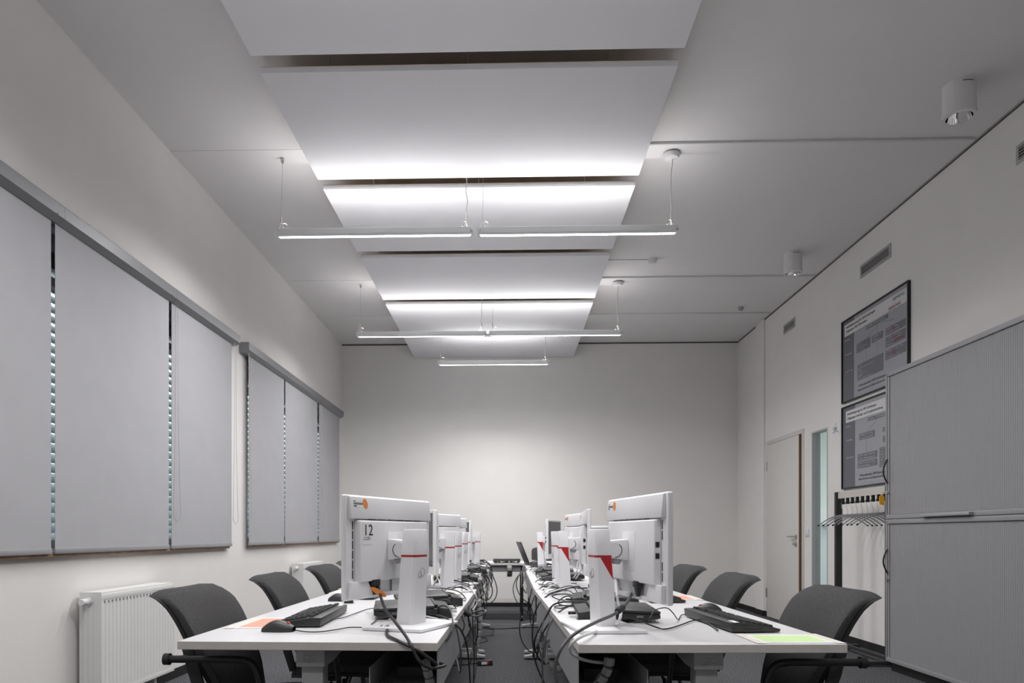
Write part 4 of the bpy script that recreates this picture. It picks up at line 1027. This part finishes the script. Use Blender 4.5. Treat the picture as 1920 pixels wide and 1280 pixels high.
# ================================================================== CABLES
CABLES = [
  ('thick black power cable running from monitor number 12 over the near desk edge', 0.0052, 'blk', [(-0.467, 2.4, 0.931), (-0.461, 2.38, 0.904), (-0.446, 2.33, 0.877), (-0.415, 2.26, 0.833), (-0.369, 2.18, 0.8), (-0.326, 2.1, 0.772), (-0.296, 2.03, 0.752), (-0.28, 2.02, 0.721), (-0.263, 2.02, 0.697), (-0.241, 2.04, 0.68), (-0.218, 2.08, 0.673), (-0.202, 2.12, 0.672), (-0.217, 2.17, 0.667), (-0.248, 2.2, 0.665)]),
  ('thick black cable looping off the left desk beside the stand of monitor number 12', 0.0052, 'blk', [(-0.419, 2.62, 0.852), (-0.409, 2.56, 0.811), (-0.402, 2.5, 0.776), (-0.415, 2.473, 0.758), (-0.415, 2.319, 0.758), (-0.392, 2.171, 0.758), (-0.348, 2.073, 0.758), (-0.307, 2.04, 0.747), (-0.274, 2.03, 0.733), (-0.248, 2.04, 0.712), (-0.227, 2.06, 0.691), (-0.227, 2.1, 0.675)]),
  ('thin black mouse cable trailing right across the left near desk', 0.002, 'blk', [(-0.721, 2.272, 0.758), (-0.67, 2.235, 0.758), (-0.626, 2.237, 0.758), (-0.586, 2.288, 0.758), (-0.554, 2.342, 0.758), (-0.508, 2.343, 0.758)]),
  ('thin black keyboard cable curving behind the left near keyboard', 0.002, 'blk', [(-0.672, 2.559, 0.758), (-0.642, 2.626, 0.758), (-0.629, 2.751, 0.758), (-0.614, 2.887, 0.758), (-0.516, 2.62, 0.794), (-0.468, 2.58, 0.784), (-0.428, 2.649, 0.758)]),
  ('short black cable arching in front of the left near laptop', 0.002, 'blk', [(-0.495, 2.427, 0.758), (-0.499, 2.564, 0.758), (-0.459, 2.5, 0.776), (-0.431, 2.5, 0.774), (-0.419, 2.534, 0.758)]),
  ('black cable arching off the left near laptop dock into the aisle', 0.003, 'blk', [(-0.295, 2.62, 0.774), (-0.269, 2.62, 0.801), (-0.244, 2.6, 0.805), (-0.222, 2.55, 0.791), (-0.205, 2.45, 0.767), (-0.203, 2.4, 0.744), (-0.212, 2.38, 0.719), (-0.223, 2.37, 0.705)]),
  ('long black cable falling from the left near desk edge to the carpet', 0.0034, 'blk', [(-0.289, 2.62, 0.77), (-0.248, 2.62, 0.758), (-0.21, 2.6, 0.736), (-0.187, 2.65, 0.701), (-0.171, 2.7, 0.639), (-0.164, 2.72, 0.571), (-0.161, 2.75, 0.497), (-0.16, 2.76, 0.435), (-0.16, 2.8, 0.162)]),
  ('straight black cable hanging in the aisle left of the far power strip', 0.003, 'blk', [(-0.18, 3.2, 0.732), (-0.175, 3.2, 0.695), (-0.173, 3.2, 0.632), (-0.168, 3.2, 0.532), (-0.17, 3.2, 0.407), (-0.173, 3.2, 0.232), (-0.175, 3.2, 0.031)]),
  ('grey cable with a ferrite bead looping out over the aisle from the left row', 0.0045, 'gry', [(-0.243, 3.071, 0.758), (-0.221, 3.1, 0.738), (-0.194, 3.1, 0.719), (-0.16, 3.1, 0.707), (-0.131, 3.1, 0.712), (-0.111, 3.1, 0.726), (-0.118, 3.15, 0.73), (-0.153, 3.2, 0.717), (-0.19, 3.2, 0.707), (-0.225, 3.2, 0.689), (-0.24, 3.2, 0.674)]),
  ('white network cable bundled over the inner edge of the left desks', 0.0042, 'wht', [(-0.363, 4.073, 0.758), (-0.312, 4.242, 0.758), (-0.245, 4.117, 0.758), (-0.194, 3.7, 0.765), (-0.191, 3.7, 0.73), (-0.199, 3.68, 0.697), (-0.217, 3.65, 0.675), (-0.234, 3.6, 0.66)]),
  ('second white cable sagging beside the bundled network cable on the left', 0.0038, 'wht', [(-0.325, 3.918, 0.758), (-0.281, 4.075, 0.758), (-0.217, 3.848, 0.758), (-0.187, 3.8, 0.732), (-0.184, 3.8, 0.697), (-0.199, 3.75, 0.669), (-0.22, 3.7, 0.655)]),
  ('black cable in a wide loop at the far end of the left row', 0.0045, 'blk', [(-0.348, 6.75, 0.758), (-0.285, 6.752, 0.758), (-0.222, 6.6, 0.745), (-0.175, 6.6, 0.693), (-0.139, 6.6, 0.611), (-0.124, 6.6, 0.528), (-0.144, 6.6, 0.456), (-0.196, 6.6, 0.409), (-0.258, 6.6, 0.409), (-0.304, 6.6, 0.44)]),
  ('inner black cable loop hanging at the far end of the left row', 0.0045, 'blk', [(-0.352, 6.334, 0.758), (-0.277, 6.336, 0.758), (-0.218, 6.2, 0.707), (-0.184, 6.2, 0.649), (-0.16, 6.2, 0.581), (-0.17, 6.2, 0.513), (-0.213, 6.2, 0.479), (-0.262, 6.2, 0.503), (-0.296, 6.2, 0.542)]),
  ('black cable lying in a flat coil on the carpet between the rows', 0.004, 'blk', [(-0.329, 5.2, 0.36), (-0.408, 7.052, 0.01), (-0.333, 6.766, 0.006), (-0.255, 6.801, 0.006), (-0.222, 6.94, 0.006), (-0.266, 7.082, 0.006), (-0.322, 6.972, 0.006), (-0.34, 6.799, 0.006), (-0.32, 7.067, 0.008), (-0.247, 7.18, 0.008), (-0.176, 7.272, 0.006), (-0.192, 7.428, 0.006), (-0.179, 7.635, 0.006), (-0.249, 7.763, 0.006)]),
  ('thin dark cable running across the carpet between the far desk feet', 0.006, 'blk', [(-0.309, 7.762, 0.012), (-0.188, 7.75, 0.008), (-0.067, 7.753, 0.008), (0.055, 7.8, 0.008), (0.177, 7.819, 0.012)]),
  ('thick black striped cable sweeping from the near right monitor down off the desk', 0.0052, 'gry', [(0.434, 2.42, 0.913), (0.434, 2.42, 0.884), (0.407, 2.34, 0.86), (0.374, 2.27, 0.838), (0.332, 2.2, 0.822), (0.268, 2.1, 0.812), (0.212, 2.03, 0.797), (0.171, 2.0, 0.773), (0.143, 1.98, 0.739), (0.131, 1.98, 0.696), (0.136, 1.98, 0.657), (0.155, 1.99, 0.616), (0.185, 2.0, 0.567)]),
  ('white cable drooping from the near right monitor over the desk corner', 0.0052, 'wht', [(0.39, 2.52, 0.915), (0.383, 2.46, 0.875), (0.379, 2.4, 0.839), (0.377, 2.33, 0.814), (0.36, 2.27, 0.792), (0.359, 2.407, 0.758), (0.302, 2.298, 0.758), (0.232, 2.1, 0.771), (0.196, 2.03, 0.767), (0.178, 2.02, 0.749), (0.183, 2.04, 0.726), (0.211, 2.08, 0.703), (0.256, 2.14, 0.682), (0.298, 2.18, 0.671)]),
  ('grey cable arching from the right near dock down into the aisle', 0.0042, 'gry', [(0.373, 3.11, 0.758), (0.303, 2.9, 0.782), (0.246, 2.9, 0.773), (0.193, 2.85, 0.745), (0.163, 2.82, 0.704), (0.144, 2.8, 0.645), (0.133, 2.8, 0.569), (0.133, 2.8, 0.492), (0.135, 2.8, 0.361)]),
  ('long black cable arching low over the right desks and down to the carpet', 0.0042, 'blk', [(0.465, 4.094, 0.758), (0.375, 4.052, 0.758), (0.264, 3.6, 0.785), (0.205, 3.55, 0.767), (0.153, 3.5, 0.728), (0.126, 3.5, 0.668), (0.115, 3.5, 0.577), (0.12, 3.5, 0.504), (0.131, 3.5, 0.427), (0.156, 3.5, 0.359), (0.18, 3.5, 0.305), (0.202, 3.5, 0.209)]),
  ('black cable with a knotted loop hanging beside the right desk edge', 0.0042, 'blk', [(0.196, 3.1, 0.696), (0.164, 3.1, 0.657), (0.14, 3.1, 0.611), (0.128, 3.1, 0.575), (0.126, 3.1, 0.538), (0.118, 3.1, 0.519), (0.106, 3.1, 0.526), (0.109, 3.1, 0.545), (0.123, 3.1, 0.57), (0.135, 3.1, 0.594)]),
  ('thin black cable sagging from the far right desks deep into the aisle', 0.0038, 'blk', [(0.153, 6.763, 0.758), (0.098, 6.0, 0.747), (0.047, 6.0, 0.672), (0.028, 6.0, 0.597), (0.047, 6.0, 0.513), (0.094, 6.0, 0.443), (0.159, 6.0, 0.392), (0.225, 6.0, 0.35), (0.29, 6.0, 0.336)]),
  ('second thin cable sagging beside the far right desks', 0.0038, 'blk', [(0.174, 6.549, 0.758), (0.079, 5.6, 0.743), (0.052, 5.6, 0.673), (0.07, 5.6, 0.603), (0.114, 5.6, 0.542), (0.157, 5.6, 0.516)]),
  ('black cable swinging down near the castor table and up to the right desk', 0.0036, 'blk', [(0.09, 4.6, 0.599), (0.072, 4.6, 0.509), (0.065, 4.6, 0.437), (0.079, 4.6, 0.365), (0.115, 4.6, 0.308), (0.151, 4.6, 0.283), (0.186, 4.6, 0.287)]),
  ('thin black mouse cable kinked beside the right near keyboard', 0.002, 'blk', [(0.71, 2.767, 0.758), (0.68, 2.73, 0.758), (0.634, 2.593, 0.758), (0.593, 2.5, 0.793), (0.574, 2.5, 0.81), (0.54, 2.45, 0.816), (0.507, 2.42, 0.809), (0.492, 2.4, 0.791), (0.477, 2.4, 0.782), (0.434, 2.495, 0.758)]),
  ('black keyboard cable sagging in front of the right near laptop', 0.0026, 'blk', [(0.697, 2.309, 0.758), (0.712, 2.43, 0.758), (0.713, 2.564, 0.758), (0.683, 2.563, 0.758), (0.617, 2.456, 0.758), (0.563, 2.371, 0.758), (0.526, 2.33, 0.758), (0.51, 2.356, 0.758), (0.471, 2.34, 0.773), (0.442, 2.38, 0.782), (0.403, 2.42, 0.786)]),
  ('white cable pair hanging from the second right monitor', 0.004, 'wht', [(0.386, 3.9, 0.925), (0.378, 3.85, 0.897), (0.367, 3.8, 0.861), (0.463, 5.04, 0.758), (0.383, 4.643, 0.758)]),
  ('white cable curling below the second right monitor', 0.004, 'wht', [(0.399, 3.85, 0.933), (0.396, 3.8, 0.899), (0.38, 3.75, 0.867), (0.462, 4.863, 0.758), (0.385, 4.492, 0.758)]),
  ('white looped cable hanging behind the stand of monitor number 12', 0.0036, 'wht', [(-0.414, 3.8, 0.878), (-0.399, 3.75, 0.848), (-0.406, 3.7, 0.822), (-0.417, 3.7, 0.834), (-0.414, 3.75, 0.857), (-0.388, 3.7, 0.834), (-0.374, 3.65, 0.806)]),
  ('white cable arching over the right desk edge behind the near right monitor', 0.004, 'wht', [(0.365, 4.591, 0.758), (0.264, 3.8, 0.805), (0.225, 3.8, 0.79), (0.187, 3.75, 0.767), (0.167, 3.7, 0.742), (0.164, 3.7, 0.708), (0.176, 3.65, 0.684)]),
  ('light grey cable drooping over the right desk edge further back', 0.004, 'wht', [(0.301, 4.441, 0.758), (0.236, 4.392, 0.758), (0.183, 4.2, 0.752), (0.157, 4.2, 0.716), (0.147, 4.2, 0.677), (0.154, 4.2, 0.644)]),
]

CM = {'blk': 'cable_blk', 'gry': 'cable_gry', 'wht': 'cable_wht'}
for lab, r, mk, pts in CABLES:
    o = MB().tube(catmull(pts, 6), r, 8).build('cable', CM[mk], smooth=True)
    tag(o, lab, 'cable')
# ferrite beads on two of them belong to their cables
def bead(par, p, q, r):
    p, q = Vector(p), Vector(q)
    MB().tube([p, p.lerp(q, .08), p.lerp(q, .92), q], [r*.85, r, r, r*.85], 12).build('ferrite_bead', 'black_matte', par, smooth=True)
cab = {o['label']: o for o in COL.objects if o.name.startswith('cable') and 'label' in o}
for key, i, r in (('thick black striped', 3, .011), ('grey cable with a ferrite', 1, .013)):
    for lab, rr, mk, pts in CABLES:
        if lab.startswith(key):
            a, b = Vector(pts[i]), Vector(pts[i+1]); bead(cab[lab], a, a+(b-a).normalized()*.05, r)
tg = thing('cable_tag', 'orange oval tag wrapped round the cable of monitor number 12', 'tag', (-.449, 2.33, .882))
MB().prism([(.026*math.cos(a)-.008*math.sin(a), .014*math.sin(a)-.010*math.cos(a)) for a in [2*math.pi*i/22 for i in range(22)]], 'y', -.008, -.0072).build('oval', 'orange', tg)
MB().tube([(0, -.0075, .0), (0, 0, -.002)], .004, 8).build('sleeve', 'orange', tg)

# the loose tangle: arcs from the docks over the aisle edges and down
rnd = random.Random(11)
CN = {'blk': 'black ', 'gry': 'grey ', 'wht': 'white '}
def tangle(side, y0, y1, n, grp, lab_top, lab_hang, ph=.34, pf=.06):
    for k in range(n):
        y = y0+(y1-y0)*(k+rnd.random())/n
        inner = (-.235 if side < 0 else .175)
        s = -side
        x0 = inner+side*rnd.uniform(.10, .26)
        mk = rnd.choices(['blk', 'gry', 'wht'], [.74, .13, .13])[0]; r = rnd.choice([.0024, .003, .0036])
        yy = y+rnd.uniform(-.25, .25)
        hang = rnd.random()
        arch = rnd.uniform(.01, .05)
        pts = [(x0, y, DZT+.012), (x0+s*.05, y+(yy-y)*.3, DZT+.006+arch), (inner-s*.03, y+(yy-y)*.6, DZT+.006+arch*.8), (inner+s*rnd.uniform(.012, .03), y+(yy-y)*.8, DZT-.02)]
        if hang < ph:
            dpt = rnd.uniform(.10, .3)
            pts += [(inner+s*rnd.uniform(.02, .07), yy, DZT-dpt*.6), (inner+s*rnd.uniform(.01, .05), yy+.06, DZT-dpt), (inner+s*.005, yy+.14, DZT-dpt*.7), (inner-s*.04, yy+.16, DZT-.10)]
        elif hang < ph+pf:
            pts += [(inner+s*.03, yy, .5), (inner+s*rnd.uniform(0, .05), yy+.02, .25), (inner+s*rnd.uniform(-.05, .05), yy+.05, .01)]
        else:
            pts = [(x0, y, DZT+.010), (x0+s*.04, y+rnd.uniform(-.05, .05), DZT+.006+arch), (inner-s*rnd.uniform(.02, .06), y+rnd.uniform(-.1, .1), DZT+.006+arch*.5), (inner-s*rnd.uniform(.02, .10), yy, DZT+.005), (x0+rnd.uniform(-.05, .05), yy+rnd.uniform(-.06, .06), DZT+.005)]
            tag(MB().tube(catmull(pts, 5), r, 7).build('cable', CM[mk], smooth=True), CN[mk]+lab_top, 'cable', CN[mk]+grp+' lying on the desks'); continue
        tag(MB().tube(catmull(pts, 5), r, 7).build('cable', CM[mk], smooth=True), CN[mk]+lab_hang, 'cable', CN[mk]+grp+' hanging off the desks')
tangle(-1, 2.55, 3.9, 12, 'loose cables of the near left desk', 'thin cable lying in the tangle on the near left desk', 'thin cable hanging off the inner edge of the near left desk')
tangle(-1, 4.0, 7.6, 46, 'loose cables of the far left desks', 'thin cable lying in the tangle on the far left desks', 'thin cable hanging off the inner edge of the far left desks')
tangle(1, 2.7, 4.0, 9, 'loose cables of the near right desk', 'thin cable lying in the tangle on the near right desk', 'thin cable hanging off the inner edge of the near right desk', .2, .0)
tangle(1, 4.0, 7.6, 30, 'loose cables of the far right desks', 'thin cable lying in the tangle on the far right desks', 'thin cable hanging off the inner edge of the far right desks', .2, .03)
bpy.context.view_layer.update()
